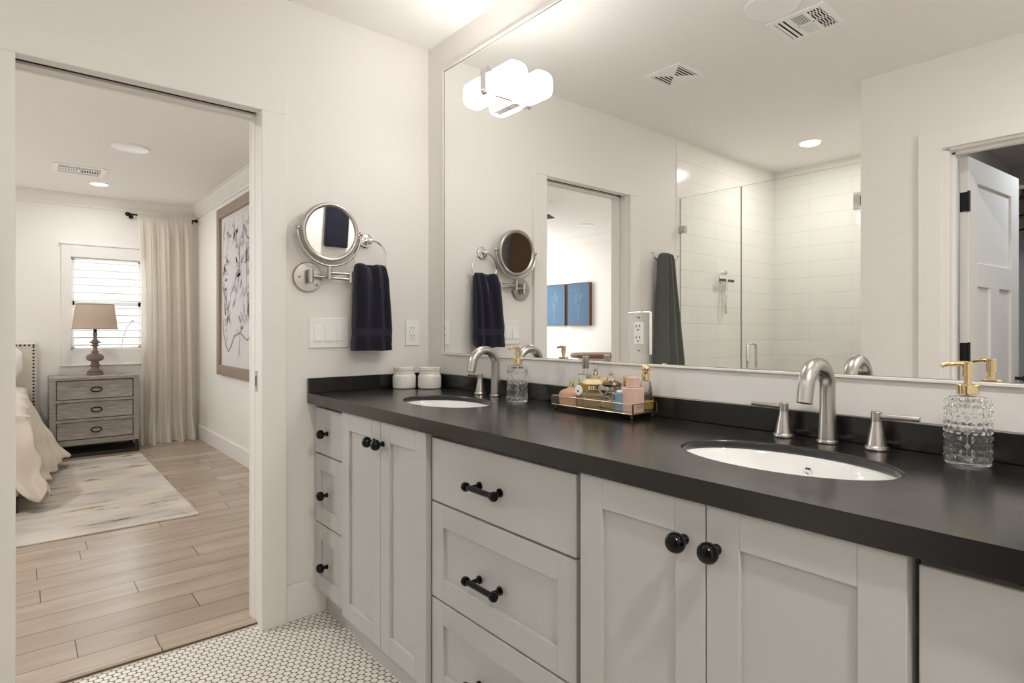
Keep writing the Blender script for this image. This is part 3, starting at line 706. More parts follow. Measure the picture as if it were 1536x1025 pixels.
pbottle(1.228, -0.112, 'slim dusty blue bottle with white top next to the pink one', [('bottle', 'bluebox', bx(1.228, -0.112, 0.020, 0.026, 0.0, 0.052)), ('cap', 'plastic', bx(1.228, -0.112, 0.016, 0.018, 0.0522, 0.060))])
pbottle(1.259, -0.094, 'blush pink square bottle with stepped pink cap', [('bottle', 'pink', bx(1.259, -0.094, 0.054, 0.040, 0.0, 0.0685, 0.002)), ('cap', 'pink', bx(1.259, -0.094, 0.031, 0.026, 0.0688, 0.099, 0.0015))])
pbottle(1.212, -0.056, 'small square bottle with shiny amber cap behind the pink one', [('bottle', 'paleliq', bx(1.212, -0.056, 0.030, 0.024, 0.0, 0.066)), ('cap', 'amber', bx(1.212, -0.056, 0.024, 0.020, 0.0665, 0.097))])
pbottle(1.178, -0.049, 'small sea green glass bottle at the tray back', [('bottle', 'greenglass', lt(1.178, -0.049, [(0.0, 0.0), (0.014, 0.0), (0.015, 0.004), (0.015, 0.052), (0.007, 0.062), (0.0, 0.062)])), ('cap', 'chrome', lt(1.178, -0.049, [(0.006, 0.0625), (0.006, 0.076), (0.0, 0.077)]))])
pbottle(1.272, -0.050, 'tall clear tapered bottle with gold ball stopper at the tray right end', [('bottle', 'clear', lt(1.272, -0.050, [(0.0, 0.0), (0.020, 0.0), (0.0225, 0.004), (0.0225, 0.036), (0.018, 0.062), (0.014, 0.086), (0.0, 0.088)])), ('perfume', 'amberliq', lt(1.272, -0.050, [(0.0, 0.006), (0.017, 0.006), (0.018, 0.010), (0.0165, 0.030), (0.0, 0.030)])), ('collar', 'gold', lt(1.272, -0.050, [(0.010, 0.0885), (0.0115, 0.0895), (0.0115, 0.108), (0.008, 0.110)])), ('stopper', 'gold', MB().ball((1.272, -0.050, PZ + 0.1225), 0.0125))])

# ================================================================== BIG MIRROR
mr = thing('wall_mirror', (1.19, -0.002, 1.04), 'huge frameless vanity mirror with thin white edge on the back wall', 'mirror')
MX0, MX1, MZ0, MZ1 = 0.1375, 2.245, 1.0425, 2.296
obj('mirror_glass', MB().box(MX0, MX1, -0.0045, -0.0006, MZ0, MZ1), 'mirror', mr, smooth=0)
t = MB()
for a in ((MX0 - 0.010, MX0, MZ0 - 0.007, MZ1 + 0.010), (MX1, MX1 + 0.010, MZ0 - 0.007, MZ1 + 0.010), (MX0, MX1, MZ0 - 0.007, MZ0), (MX0, MX1, MZ1, MZ1 + 0.010)):
    t.box(a[0], a[1], -0.009, -0.0005, a[2], a[3], 0.001, 1)
obj('edge_trim', t, 'trim', mr)
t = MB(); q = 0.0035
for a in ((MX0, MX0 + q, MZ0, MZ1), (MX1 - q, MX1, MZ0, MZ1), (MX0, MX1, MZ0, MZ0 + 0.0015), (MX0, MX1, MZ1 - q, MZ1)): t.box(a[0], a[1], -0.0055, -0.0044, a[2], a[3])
obj('edge_reflection', t, 'framewood', mr)  # dark strip put in as the trim's reflection along the glass edge

# ================================================================== VANITY LIGHTS
def vanity_light(x, label):
    z = 2.072; y = -0.068
    root = thing('vanity_light', (x, -0.006, z), label, 'wall light', 'two lamp vanity lights')
    t = MB(); t.box(x - 0.065, x + 0.065, -0.022, -0.0055, z - 0.075, z + 0.035, 0.004); obj('back_plate', t, 'chrome', root)
    t = MB(); t.cyl((x, -0.02, z - 0.03), (x, y, z - 0.03), 0.008, n=16); t.cyl((x - 0.022, y, z), (x + 0.022, y, z), 0.012, n=20)
    L = []
    for k in range(24):
        a = 2 * pi * k / 24; sy = 0.011; dz = 0.040
        L.append((0, sy * cos(a), (dz if sin(a) >= 0 else -dz) + sy * sin(a)))
    t.loft([[(x - 0.018, y - 0.042 + p[1], z + 0.008 + p[2]) for p in L], [(x + 0.018, y - 0.042 + p[1], z + 0.008 + p[2]) for p in L]])
    t.ball((x, y - 0.050, z - 0.034), 0.012); obj('bracket', t, 'chrome', root)
    for sgn in (-1, 1):
        r = 0.0490; prof = [(0.0, 0.0), (r * .75, 0.0004), (r * .90, 0.003), (r * .98, 0.010), (r, 0.018)] + [(r, 0.022 + 0.088 * i / 4) for i in range(1, 5)] + [(r * .98, 0.115), (r * .90, 0.122), (r * .75, 0.1256), (0.0, 0.126)]
        t = MB(); SE = lambda q: math.copysign(abs(q) ** 0.6, q)
        t.loft([[(x + sgn * (0.0225 + hh), y + 0.94 * rr * SE(cos(2 * pi * k / 40)), z + rr * SE(sin(2 * pi * k / 40))) for k in range(40)] for rr, hh in prof[1:-1]])
        obj('lamp_shade', t, 'opal', root, label='lit white opal glass shade')
vanity_light(0.580, 'lit two shade chrome vanity light on the mirror above the far sink')
vanity_light(1.775, 'lit two shade chrome vanity light on the mirror above the near sink')

# ================================================================== WALL ITEMS
def outlet_face(root, face, cx_, cy_, z):     # duplex face on plane, face = 'X' (wall X=0) or 'Y' (mirror)
    def B(a0, a1, d0, d1, z0, z1, b=0.0):
        m = MB()
        if face == 'X': m.box(d0, d1, cy_ + a0, cy_ + a1, z0, z1, b)
        else: m.box(cx_ + a0, cx_ + a1, -d1, -d0, z0, z1, b)
        return m
    f = obj('receptacle', B(-0.0165, 0.0165, 0.007, 0.0095, z - 0.033, z + 0.033, 0.001), 'plastic', root, label='white duplex receptacle')
    t = MB()
    for s in (-1, 1):
        zz = z + s * 0.017
        for a0, a1, z0, z1 in ((-0.008, -0.006, 0.001, 0.009), (0.005, 0.007, 0.002, 0.009), (-0.002, 0.002, -0.008, -0.004)):
            q = B(a0, a1, 0.0094, 0.0099, zz + z0, zz + z1); me = bpy.data.meshes.new('q'); q.bm.to_mesh(me); t.bm.from_mesh(me); q.bm.free(); bpy.data.meshes.remove(me)
    obj('slots', t, 'dark', f)
ou = thing('wall_outlet', (0.0005, -0.087, 1.132), 'white duplex outlet on the doorway wall beside the mirror corner', 'outlet')
obj('cover_plate', MB().box(0.0005, 0.007, -0.123, -0.051, 1.074, 1.190, 0.002), 'plastic', ou); outlet_face(ou, 'X', 0, -0.087, 1.132)
om = thing('wall_outlet', (1.2155, -0.006, 1.135), 'duplex outlet on a mirrored plate set into the vanity mirror', 'outlet')
obj('cover_plate', MB().box(1.176, 1.256, -0.0105, -0.0048, 1.071, 1.199, 0.0006, 1), 'mirror', om, smooth=0, label='bevelled mirror cover plate')
def shift(o, d): o.location = Vector(o.location) + Vector(d)
t = MB(); t.box(1.2155 - 0.0165, 1.2155 + 0.0165, -0.0135, -0.0106, 1.101, 1.167, 0.001); rc_ = obj('receptacle', t, 'plastic', om, label='white duplex receptacle')
t = MB()
for s in (-1, 1):
    zz = 1.134 + s * 0.017
    for a0, a1, z0, z1 in ((-0.008, -0.006, 0.001, 0.009), (0.005, 0.007, 0.002, 0.009), (-0.002, 0.002, -0.008, -0.004)): t.box(1.2155 + a0, 1.2155 + a1, -0.0140, -0.0134, zz + z0, zz + z1)
obj('slots', t, 'dark', rc_)
for zz in (1.185, 1.085):
    t = MB(); t.lathe((1.2155, -0.0106, zz), [(0.006, 0.0), (0.006, -0.001), (0.003, -0.003), (0.0, -0.003)], 16, 'Y'); obj('screw', t, 'chrome', om)
sw = thing('switch_plate', (0.0005, -0.479, 1.132), 'white three rocker switch plate on the doorway wall under the shaving mirror', 'light switch')
obj('cover_plate', MB().box(0.0005, 0.007, -0.561, -0.397, 1.071, 1.193, 0.002), 'plastic', sw)
for i in (-1, 0, 1):
    y = -0.479 + i * 0.046
    rk = MB(); rk.loft([[(0.0068, y - 0.0165, 1.099), (0.0068, y + 0.0165, 1.099), (0.0068, y + 0.0165, 1.165), (0.0068, y - 0.0165, 1.165)], [(0.0125 if i < 1 else 0.0105, y - 0.0155, 1.100), (0.0125 if i < 1 else 0.0105, y + 0.0155, 1.100), (0.0082, y + 0.0155, 1.164), (0.0082, y - 0.0155, 1.164)]])
    obj('rocker', rk, 'plastic', sw)
    for zz in (1.180, 1.084): pass

# shaving mirror on swing arm
sm = thing('shaving_mirror', (0.0005, -0.568, 1.356), 'round brushed nickel swing arm shaving mirror beside the doorway', 'shaving mirror')
t = MB(); t.lathe((0.0005, -0.568, 1.356), [(0.060, 0.0), (0.060, 0.008), (0.056, 0.013), (0.0, 0.015)], 44, 'X'); pl = obj('wall_plate', t, 'nickel', sm)
for a, b_ in ((-0.036, 0.0), (0.034, -0.030), (0.040, 0.004)): obj('screw', MB().ball((0.016, -0.568 + a, 1.356 + b_), 0.005, 12), 'nickel', pl)
t = MB(); t.cyl((0.014, -0.566, 1.358), (0.034, -0.566, 1.358), 0.007); t.cyl((0.034, -0.566, 1.332), (0.034, -0.566, 1.386), 0.0115, n=24); t.cyl((0.034, -0.566, 1.357), (0.034, -0.566, 1.3605), 0.0122, n=24)
t.cyl((0.034, -0.566, 1.360), (0.045, -0.404, 1.353), 0.0062, n=16); t.cyl((0.045, -0.404, 1.340), (0.045, -0.404, 1.385), 0.0095, n=20)
t.cyl((0.045, -0.404, 1.375), (0.055, -0.497, 1.374), 0.0058, n=16); t.cyl((0.055, -0.497, 1.348), (0.055, -0.497, 1.40), 0.0082, n=20)
obj('swing_arm', t, 'nickel', sm)
HC = Vector((0.058, -0.495, 1.537))
t = MB(); P = []
for i in range(33):
    a = pi + pi * i / 32; P.append(HC + Vector((0, 0.131 * cos(a), 0.131 * sin(a) * 1.03)))
P = [HC + Vector((0, -0.131, 0.008))] + P + [HC + Vector((0, 0.131, 0.008))]
t.tube(P, 0.0045, 12)
for s in (-1, 1): t.ball(HC + Vector((0, s * 0.131, 0.006)), 0.0095, 14); t.cyl(HC + Vector((0, s * 0.116, 0.0)), HC + Vector((0, s * 0.131, 0.0)), 0.005, n=12)
yk = obj('yoke', t, 'nickel', sm)
tilt = Matrix.Translation(HC) @ Matrix.Rotation(R(4.0), 4, 'Y') @ Matrix.Translation(-HC)
t = MB(); t.lathe(HC, [(0.100, 0.004), (0.104, 0.010), (0.112, 0.012), (0.1165, 0.009), (0.1175, 0.0), (0.1175, -0.014), (0.1155, -0.022), (0.110, -0.025), (0.100, -0.022), (0.096, -0.010)], 64, 'X', cap0=False, cap1=False)
bmesh.ops.transform(t.bm, matrix=tilt, verts=t.bm.verts); hd = obj('rim', t, 'nickel', sm, smooth=50)
t = MB(); t.lathe(HC, [(0.0, -0.016), (0.1005, -0.016), (0.1005, 0.0055), (0.0, 0.0055)], 64, 'X', cap0=True, cap1=True); bmesh.ops.transform(t.bm, matrix=tilt, verts=t.bm.verts); obj('mirror_glass', t, 'mirror', sm, smooth=20)

# towel ring + hand towel
tr_ = thing('towel_ring', (0.0005, -0.317, 1.528), 'chrome towel ring between shaving mirror and mirror corner', 'towel ring')
t = MB(); t.lathe((0.0005, -0.317, 1.528), [(0.033, 0.0), (0.033, 0.005), (0.029, 0.009), (0.024, 0.010), (0.022, 0.014), (0.012, 0.017), (0.010, 0.026), (0.012, 0.034), (0.009, 0.039), (0.0, 0.040)], 36, 'X'); t.ball((0.036, -0.317, 1.524), 0.0105)
obj('post', t, 'chrome', tr_)
obj('ring', MB().torus((0.036, -0.307, 1.452), 0.074, 0.0046, 'X', 56, 12), 'chrome', tr_)
def hand_towel():
    t = MB(); n = 96; loops = []; zs = []
    # z, ycentre, half width, xcentre, half depth
    K = [(1.424, -0.312, 0.058, 0.040, 0.008), (1.419, -0.312, 0.067, 0.041, 0.016), (1.406, -0.311, 0.071, 0.043, 0.023), (1.36, -0.312, 0.075, 0.050, 0.030), (1.30, -0.313, 0.078, 0.055, 0.034), (1.22, -0.314, 0.081, 0.059, 0.037), (1.16, -0.315, 0.083, 0.061, 0.039), (1.15, -0.315, 0.083, 0.061, 0.039), (1.135, -0.315, 0.0825, 0.061, 0.0385), (1.120, -0.315, 0.0825, 0.061, 0.0385), (1.105, -0.3155, 0.084, 0.062, 0.040), (1.09, -0.316, 0.0845, 0.0625, 0.0405), (1.083, -0.316, 0.083, 0.0625, 0.0395), (1.078, -0.316, 0.0845, 0.0625, 0.0405), (1.064, -0.316, 0.084, 0.0625, 0.040)]
    for z, yc, hw, xc, hd in K:
        L = []
        for k in range(n):
            a = 2 * pi * k / n; ca, sa = cos(a), sin(a)
            px = math.copysign(abs(ca) ** 0.5, ca) * hd; py = math.copysign(abs(sa) ** 0.45, sa) * hw
            fold = ((0.020 * math.exp(-((py + 0.004 + (1.42 - z) * 0.03) / 0.013) ** 2) * max(0.25, min(1, (z - 1.02) / 0.3)) + 0.007 * math.exp(-((py - 0.045) / 0.014) ** 2)) if ca > 0 else 0)
            top = 0.014 * math.exp(-((py + 0.004) / 0.018) ** 2) if z > 1.40 else 0
            bot = (0.006 * (py / hw) * (1 if z < 1.075 else 0)) - (0.010 if (z < 1.075 and ca > 0 and py > 0.0) else 0)
            L.append((xc + px - fold + 0.002 * sin(py * 90), yc + py + 0.0015 * sin(z * 60 + a * 2), z - top + bot))
        loops.append(L); zs.append(z)
    mis = [1 if 1.119 < zs[i + 1] < 1.151 and zs[i] < 1.156 else 0 for i in range(len(zs) - 1)]
    t.loft(loops, mis=mis); return t
ht = obj('hand_towel', hand_towel(), ['navy', 'navyband'], None, smooth=50)
tag(ht, 'navy terry hand towel hanging in the chrome ring by the mirror corner', 'towel')

# bath towel + robe hook beyond the doorway
rh = thing('robe_hook', (0.0005, -1.775, 1.605), 'chrome double robe hook beside the shower glass, seen in the mirror', 'hook')
t = MB(); t.lathe((0.0005, -1.775, 1.605), [(0.022, 0.0), (0.022, 0.006), (0.016, 0.010), (0.0, 0.011)], 28, 'X'); obj('wall_plate', t, 'chrome', rh)
for s in (-1, 1):
    t = MB(); t.tube([(0.008, -1.775, 1.605), (0.03, -1.775 + s * 0.03, 1.600), (0.04, -1.775 + s * 0.085, 1.600), (0.048, -1.775 + s * 0.122, 1.610), (0.050, -1.775 + s * 0.138, 1.632)], [0.007, 0.007, 0.006, 0.005, 0.005], 12); t.ball((0.050, -1.775 + s * 0.139, 1.634), 0.009, 12)
    obj('prong', t, 'chrome', rh)
def bath_towel():
    t = MB(); n = 72; loops = []
    K = [(1.640, 0.034, 0.012, -1.750), (1.630, 0.052, 0.028, -1.750), (1.60, 0.058, 0.036, -1.750), (1.50, 0.066, 0.040, -1.752), (1.40, 0.076, 0.043, -1.757), (1.25, 0.093, 0.046, -1.766), (1.10, 0.110, 0.048, -1.774), (0.95, 0.127, 0.050, -1.782), (0.80, 0.138, 0.050, -1.787), (0.70, 0.144, 0.050, -1.787)]
    for z, hw, hd, yc in K:
        L = []
        for k in range(n):
            a = 2 * pi * k / n; ca, sa = cos(a), sin(a)
            py = math.copysign(abs(sa) ** 0.7, sa) * hw; px = math.copysign(abs(ca) ** 0.6, ca) * hd
            px *= 1 + (0.34 * cos(py / hw * 8.5 + 0.6) if ca > 0 else 0)
            L.append((max(0.006, 0.068 + px), yc + py, z))
        loops.append(L)
    t.loft(loops); return t
bt = obj('bath_towel', bath_towel(), 'greytowel', None, smooth=50)
tag(bt, 'charcoal bath towel draped over the robe hook, seen in the mirror', 'towel')

# ================================================================== SHOWER
def pane(name, x0, x1, z0, z1, y=-2.0, parent=None):
    t = MB(); t.mi = 0; t.box(x0, x1, y - 0.004, y + 0.004, z0, z1)
    t.bm.normal_update()
    for f in t.bm.faces:
        if abs(f.normal.y) < 0.5: f.material_index = 1
    return obj(name, t, ['pane', 'edge'], parent, smooth=0)
sc = struct('trim_13', MB().box(0.0065, 1.1625, -2.06, -1.94, 0.0, 0.10, 0.003), 'tile', 'white shower curb under the glass', 'curb')
sg = thing('shower_panel', (0.225, -2.0, 0.10), 'fixed clear glass shower panel clamped to the doorway wall', 'shower glass')
pane('glass', 0.012, 0.448, 0.1005, 2.040, parent=sg)
for z in (1.825, 0.45):
    t = MB(); t.box(0.0065, 0.055, -2.014, -1.986, z - 0.024, z + 0.024, 0.003); obj('clamp', t, 'nickel', sg, label='square metal glass clamp')
sd = thing('shower_door', (0.80, -2.0, 0.11), 'clear glass shower door with chrome pull handle', 'shower door')
pane('glass', 0.453, 1.150, 0.112, 2.040, parent=sd)
t = MB()
for s in (-1, 1):
    P = [(0.520, -2.0 + s * 0.004, 1.075)]
    P = [(0.520, -2.0 + s * 0.004, 1.06), (0.520, -2.0 + s * 0.035, 1.06), (0.520, -2.0 + s * 0.047, 1.055), (0.520, -2.0 + s * 0.052, 1.042), (0.520, -2.0 + s * 0.052, 0.85), (0.520, -2.0 + s * 0.047, 0.837), (0.520, -2.0 + s * 0.035, 0.832), (0.520, -2.0 + s * 0.004, 0.832)]
    t.tube(P, 0.0095, 16)
obj('handle', t, 'chrome', sd, label='chrome D shaped pull')
for z in (1.835, 0.40):
    t = MB(); t.box(1.095, 1.1615, -2.015, -1.985, z - 0.045, z + 0.045, 0.003); hg = obj('hinge', t, 'chrome', sd, label='square chrome glass hinge')
    obj('hinge_slot', MB().box(1.130, 1.139, -1.9855, -1.984, z - 0.025, z + 0.025), 'dark', hg)
sq = thing('squeegee', (0.03, -2.53, 1.56), 'chrome shower squeegee hanging on the tiled shower wall', 'squeegee')
t = MB(); t.cyl((0.0065, -2.53, 1.565), (0.028, -2.53, 1.565), 0.009, n=16); t.ball((0.036, -2.53, 1.565), 0.018); obj('wall_hook', t, 'chrome', sq)
t = MB(); t.box(0.040, 0.056, -2.63, -2.43, 1.515, 1.540, 0.003); bl = obj('blade', t, 'chrome', sq); obj('rubber', MB().box(0.046, 0.050, -2.63, -2.43, 1.498, 1.5145), 'greytowel', bl)
t = MB(); t.tube([(0.05, -2.52, 1.52), (0.055, -2.515, 1.44), (0.056, -2.50, 1.36), (0.050, -2.505, 1.30), (0.04, -2.53, 1.27), (0.03, -2.545, 1.31), (0.03, -2.548, 1.40), (0.034, -2.545, 1.50)], 0.0095, 14); obj('handle', t, 'chrome', sq)

# ================================================================== CEILING FITTINGS
def can_light(x, y, label, watts, r=0.062, z=H, col=SOFT, group='recessed can lights'):
    root = thing('ceiling_light', (x, y, z), label, 'ceiling light', group)
    t = MB(); t.lathe((x, y, z), [(r * 1.0, -0.0012), (r * 1.05, -0.006), (r * 1.32, -0.004), (r * 1.36, -0.0004), (r * 1.0, -0.0004)], 40, cap0=False, cap1=False); obj('trim_ring', t, 'plastic', root)
    t = MB(); t.lathe((x, y, z), [(r * 1.0, -0.0008), (r * 1.0, -0.003), (0.0, -0.0042)], 40); obj('lens', t, 'canlit', root)
    lamp('can_lamp', 'AREA', (x, y, z - 0.012), watts, col, r * 1.9)
can_light(0.553, -2.734, 'lit recessed light over the shower', CAN_S, col=WARM)
can_light(-4.0, -0.92, 'lit recessed light near the bedroom curtain', CAN_B * 0.35, col=BEDC)
can_light(-1.1, -2.3, 'added recessed fill light over the bedroom middle, out of view', CAN_B * 1.5, col=BEDC)  # unseen can added to brighten the bedroom
can_light(-4.0, -3.6, 'added recessed fill light near the far bedroom corner, out of view', CAN_B, col=BEDC)  # second unseen can, added as bedroom fill
can_light(2.75, -0.95, 'added recessed fill light over the bathroom end, out of view', CAN_FILL, col=WARM)  # unseen can added for even ambient light in the bathroom
def vent(x, y, s, label, kind, zz=H):
    root = thing('ceiling_vent', (x, y, zz), label, 'vent')
    h = s / 2; t = MB(); fr = s * 0.10
    for a in ((-h, h, -h, -h + fr), (-h, h, h - fr, h), (-h, -h + fr, -h + fr, h - fr), (h - fr, h, -h + fr, h - fr)): t.box(x + a[0], x + a[1], y + a[2], y + a[3], zz - 0.0055, zz - 0.0005)
    obj('frame', t, 'plastic', root); i = h - fr
    obj('duct_backing', MB().box(x - i, x + i, y - i, y + i, zz - 0.0016, zz - 0.0004), 'dark', root)
    t = MB()
    def slats(x0, x1, y0, y1, n, ax, tilt, wd=0.55):
        for k in range(n):
            if ax == 'x':
                p = (y1 - y0) / n; yy = y0 + (k + .5) * p; t.box(x0, x1, yy - p * wd / 2, yy + p * wd / 2, zz - 0.0056, zz - 0.0047)
            else:
                p = (x1 - x0) / n; xx = x0 + (k + .5) * p; t.box(xx - p * wd / 2, xx + p * wd / 2, y0, y1, zz - 0.0056, zz - 0.0047)
    if kind == 'fan':
        slats(x - i, x + i, y - i, y + i, 10, 'y', 0, 0.42)
        for q in (-1, 1): t.poly([(x, y, zz - .0058), (x - i, y + q * i, zz - .0058), (x + i, y + q * i, zz - .0058)], (0, 0, .002))
        t.box(x - i * .12, x + i * .12, y - i * .12, y + i * .12, zz - .0066, zz - .004)
    else:
        q = i * 0.36
        slats(x - i, x - q, y - i, y + i, 3, 'y', 0, 0.6); slats(x + q, x + i, y - i, y + i, 5, 'y', 0, 0.45); slats(x + q, x + i, y - i, y + i, 3, 'x', 0, 0.3)
        slats(x - q + .004, x + q - .004, y - i, y - 0.003, 8, 'x', 0, 0.72); slats(x - q + .004, x + q - .004, y + 0.003, y + i, 8, 'x', 0, 0.42)
        for a in (-q, q): t.box(x + a - .007, x + a + .007, y - i, y + i, zz - .0060, zz - .003)
        t.box(x - q, x + q, y - .005, y + .005, zz - .0060, zz - .003)
    obj('louvers', t, 'plastic', root)
vent(0.578, -1.105, 0.215, 'square white exhaust fan grille on the bathroom ceiling, seen in the mirror', 'fan')
vent(1.234, -1.098, 0.232, 'square white air register with grouped louvers, seen in the mirror top', 'hvac')
vent(-3.565, -1.088, 0.345, 'white air register on the bedroom ceiling', 'hvac')
def speaker(x, y, r, label):
    t = MB(); t.lathe((x, y, H), [(r, -0.0005), (r, -0.006), (r * .96, -0.010), (r * .9, -0.008), (0.0, -0.0095)], 48)
    o = obj('ceiling_speaker', t, 'plastic'); tag(o, label, 'ceiling speaker', 'round ceiling speakers')
speaker(1.205, -0.855, 0.105, 'round white ceiling speaker cut by the mirror top edge')
speaker(-2.60, -0.852, 0.115, 'round white ceiling speaker over the near end of the bedroom')
speaker(-2.63, -3.895, 0.10, 'round white ceiling speaker above the blue pictures, seen in the mirror')

# ================================================================== CLOSET (seen past the open door)
t = MB(); t.box(1.50, 1.64, -3.62, -2.95, 1.985, 2.005, 0.002)
sh = thing('closet_shelf', (1.57, -3.5, 2.0), 'grey wire closet shelf with dark hanging rod past the door', 'shelf')
obj('shelf_board', MB().box(1.2905, 1.62, -4.6, -3.3, 2.015, 2.04, 0.002), 'framewood', sh); obj('rod', MB().cyl((1.58, -4.6, 1.965), (1.58, -3.3, 1.965), 0.014, n=16), 'iron', sh)
for yy in (-4.5, -3.9, -3.32):
    t = MB(); t.cyl((1.291, yy, 1.90), (1.58, yy, 1.965), 0.006, n=8); t.cyl((1.58, yy, 1.965), (1.58, yy, 2.015), 0.006, n=8); obj('bracket', t, 'iron', sh)
wd = thing('wardrobe', (2.75, -3.4, 0), 'walnut wardrobe in the closet', 'wardrobe')
obj('body', MB().box(2.5, 3.1, -3.6, -2.95, 0.0, 2.2, 0.004), 'brownwood', wd)
t = MB(); t.box(2.48, 2.5, -3.59, -2.96, 0.05, 2.15, 0.003); obj('door', t, 'brownwood', wd)
t = MB(); t.box(3.24, 3.2985, -1.01, -0.78, 1.50, 1.93, 0.012); wt = obj('hanging_towel', t, 'navy'); tag(wt, 'navy towel on the end wall, seen only inside the shaving mirror', 'towel')
lamp('closet_fill', 'AREA', (2.1, -2.9, 2.40), 9, (0.86, 0.93, 1.0), 0.3)  # added fill brightening closet and open door, no fixture modelled

# ================================================================== BEDROOM
# window: casing, glazing bars, sash glass
wn = thing('window_1', (XF, -0.8, 0.95), 'white cased bedroom window with divided panes behind the shutters', 'window', kind='structure')
t = MB(); e = 0.075
for a in ((W0 - e, W0, WZ0 - 0.145, WZ1 + 0.125), (W1, W1 + e, WZ0 - 0.145, WZ1 + 0.125), (W0, W1, WZ1, WZ1 + 0.125), (W0, W1, WZ0 - 0.145, WZ0)): t.box(XF + 0.0005, XF + 0.022, a[0], a[1], a[2], a[3], 0.003, 1)
t.box(XF + 0.0005, XF + 0.034, W0 - e - 0.012, W1 + e + 0.012, WZ1 + 0.118, WZ1 + 0.138, 0.003); t.box(XF + 0.0005, XF + 0.034, W0 - e - 0.008, W1 + e + 0.008, WZ0 - 0.157, WZ0 - 0.143, 0.003)
obj('casing', t, 'trim', wn)
t = MB(); xs = XF - 0.08
for a in ((W0, W0 + 0.03, WZ0, WZ1), (W1 - 0.03, W1, WZ0, WZ1), (W0, W1, WZ0, WZ0 + 0.02), (W0, W1, WZ1 - 0.02, WZ1), (W0, W1, 1.385, 1.425)): t.box(xs - 0.015, xs + 0.015, a[0], a[1], a[2], a[3])
for yy in (W0 + 0.195, W0 + 0.39): t.box(xs - 0.006, xs + 0.006, yy - 0.006, yy + 0.006, WZ0, WZ1)
obj('sash', t, 'trim', wn)
t = MB(); t.box(xs - 0.002, xs + 0.002, W0 + 0.01, W1 - 0.01, WZ0 + 0.01, WZ1 - 0.01); obj('glass', t, 'pane', wn, smooth=0)
ws = thing('plantation_shutter', (XF - 0.02, -0.79, WZ0), 'white plantation shutter with open slats in the bedroom window', 'shutter')
t = MB()
for a in ((W0 + 0.0006, W0 + 0.012, WZ0 + 0.001, WZ1 - 0.001), (W1 - 0.012, W1 - 0.0006, WZ0 + 0.001, WZ1 - 0.001), (W0 + 0.0006, W1 - 0.0006, WZ0 + 0.001, WZ0 + 0.012), (W0 + 0.0006, W1 - 0.0006, WZ1 - 0.012, WZ1 - 0.001)): t.box(XF - 0.035, XF - 0.008, *a)
obj('frame', t, 'trim', ws)
nS = 12; t = MB()
for k in range(nS):
    zz = WZ0 + 0.045 + (WZ1 - WZ0 - 0.09) * k / (nS - 1)
    mt = Matrix.Translation((XF - 0.022, -0.79, zz)) @ Matrix.Rotation(R(4), 4, 'Y')
    t.box(-0.030, 0.030, W0 + 0.79 + 0.013, W1 + 0.79 - 0.013, -0.0055, 0.0055, 0.002, 1, mt)
obj('slats', t, 'trim', ws)
random.seed(4)
t = MB()
for k in range(260):
    a = random.uniform(0, 2 * pi); r = random.uniform(0, 0.45); h = random.uniform(0.0, 1.75)
    px, py, pz = -6.6 + r * cos(a), -1.55 + r * sin(a), h
    dr_ = Vector((random.uniform(-1, 1), random.uniform(-1, 1), random.uniform(-.3, 1))).normalized() * 0.07; sd_ = dr_.cross(Vector((0, 0, 1))).normalized() * 0.022
    p = Vector((px, py, pz)); t.poly([p, p + dr_ * .5 + sd_, p + dr_, p + dr_ * .5 - sd_], (0, 0, 0.002))
bs = obj('garden_shrub', t, 'leaf', smooth=0); tag(bs, 'leafy green shrub outside the bedroom window', 'shrub', kind='stuff')
t = MB(); t.tube([(-5.3, -0.62, -0.1), (-5.3, -0.62, 0.9), (-5.3, -0.60, 1.05), (-5.3, -0.56, 1.18), (-5.3, -0.52, 1.23)], 0.004, 8); t.ball((-5.3, -0.51, 1.235), 0.018, 10); st_ = obj('reed_stalk', t, 'stand'); tag(st_, 'thin curved stalk with a seed head outside the window', 'plant')

# curtain rod + curtain
rd = thing('curtain_rod', (XF + 0.07, -0.33, 2.30), 'dark iron curtain rod over the bedroom window', 'curtain rod')
XRd = XF + 0.085
obj('rod', MB().cyl((XRd, -0.62, 2.30), (XRd, -0.03, 2.30), 0.009, n=16), 'iron', rd)
t = MB(); t.ball((XRd, -0.640, 2.30), 0.021); t.cyl((XRd, -0.625, 2.30), (XRd, -0.612, 2.30), 0.014, n=16); obj('finial', t, 'iron', rd)
obj('finial', MB().ball((XRd, -0.026, 2.30), 0.019), 'iron', rd)
for yy in (-0.60, -0.06):
    t = MB(); t.cyl((XF + 0.0005, yy, 2.29), (XRd, yy, 2.29), 0.006, n=10); t.cyl((XF + 0.0005, yy, 2.29), (XF + 0.006, yy, 2.29), 0.02, n=20); obj('bracket', t, 'iron', rd)
def curt(u, v):
    z = 2.322 - v * 2.319; g = min(1, max(0, (v - 0.02) / 0.08)); fl = max(0, (v - 0.86) / 0.14)
    y0 = -0.555 + 0.020 * sin(v * 3.0) - 0.012 * fl; y1 = -0.075 + 0.045 * v + 0.0 * fl
    y = y0 + (y1 - y0) * u + 0.006 * sin(u * 40 + v * 3)
    amp = 0.012 + 0.026 * g + 0.012 * v
    x = XRd + 0.020 + amp * (0.75 * sin(u * 2 * pi * 4.6 + 0.9 * sin(v * 2.2) + 1.3 * sin(u * 7)) + 0.32 * sin(u * 2 * pi * 11 + 1.5 + v * 2)) + 0.05 * v + 0.12 * fl ** 1.5 * (0.7 + 0.3 * sin(u * 30))
    if v < 0.03: x = XRd + 0.0125 + 0.002 * sin(u * 2 * pi * 15)
    return (max(x, XF + 0.03), min(y, -0.022), max(z, 0.008 + 0.006 * sin(u * 45)))
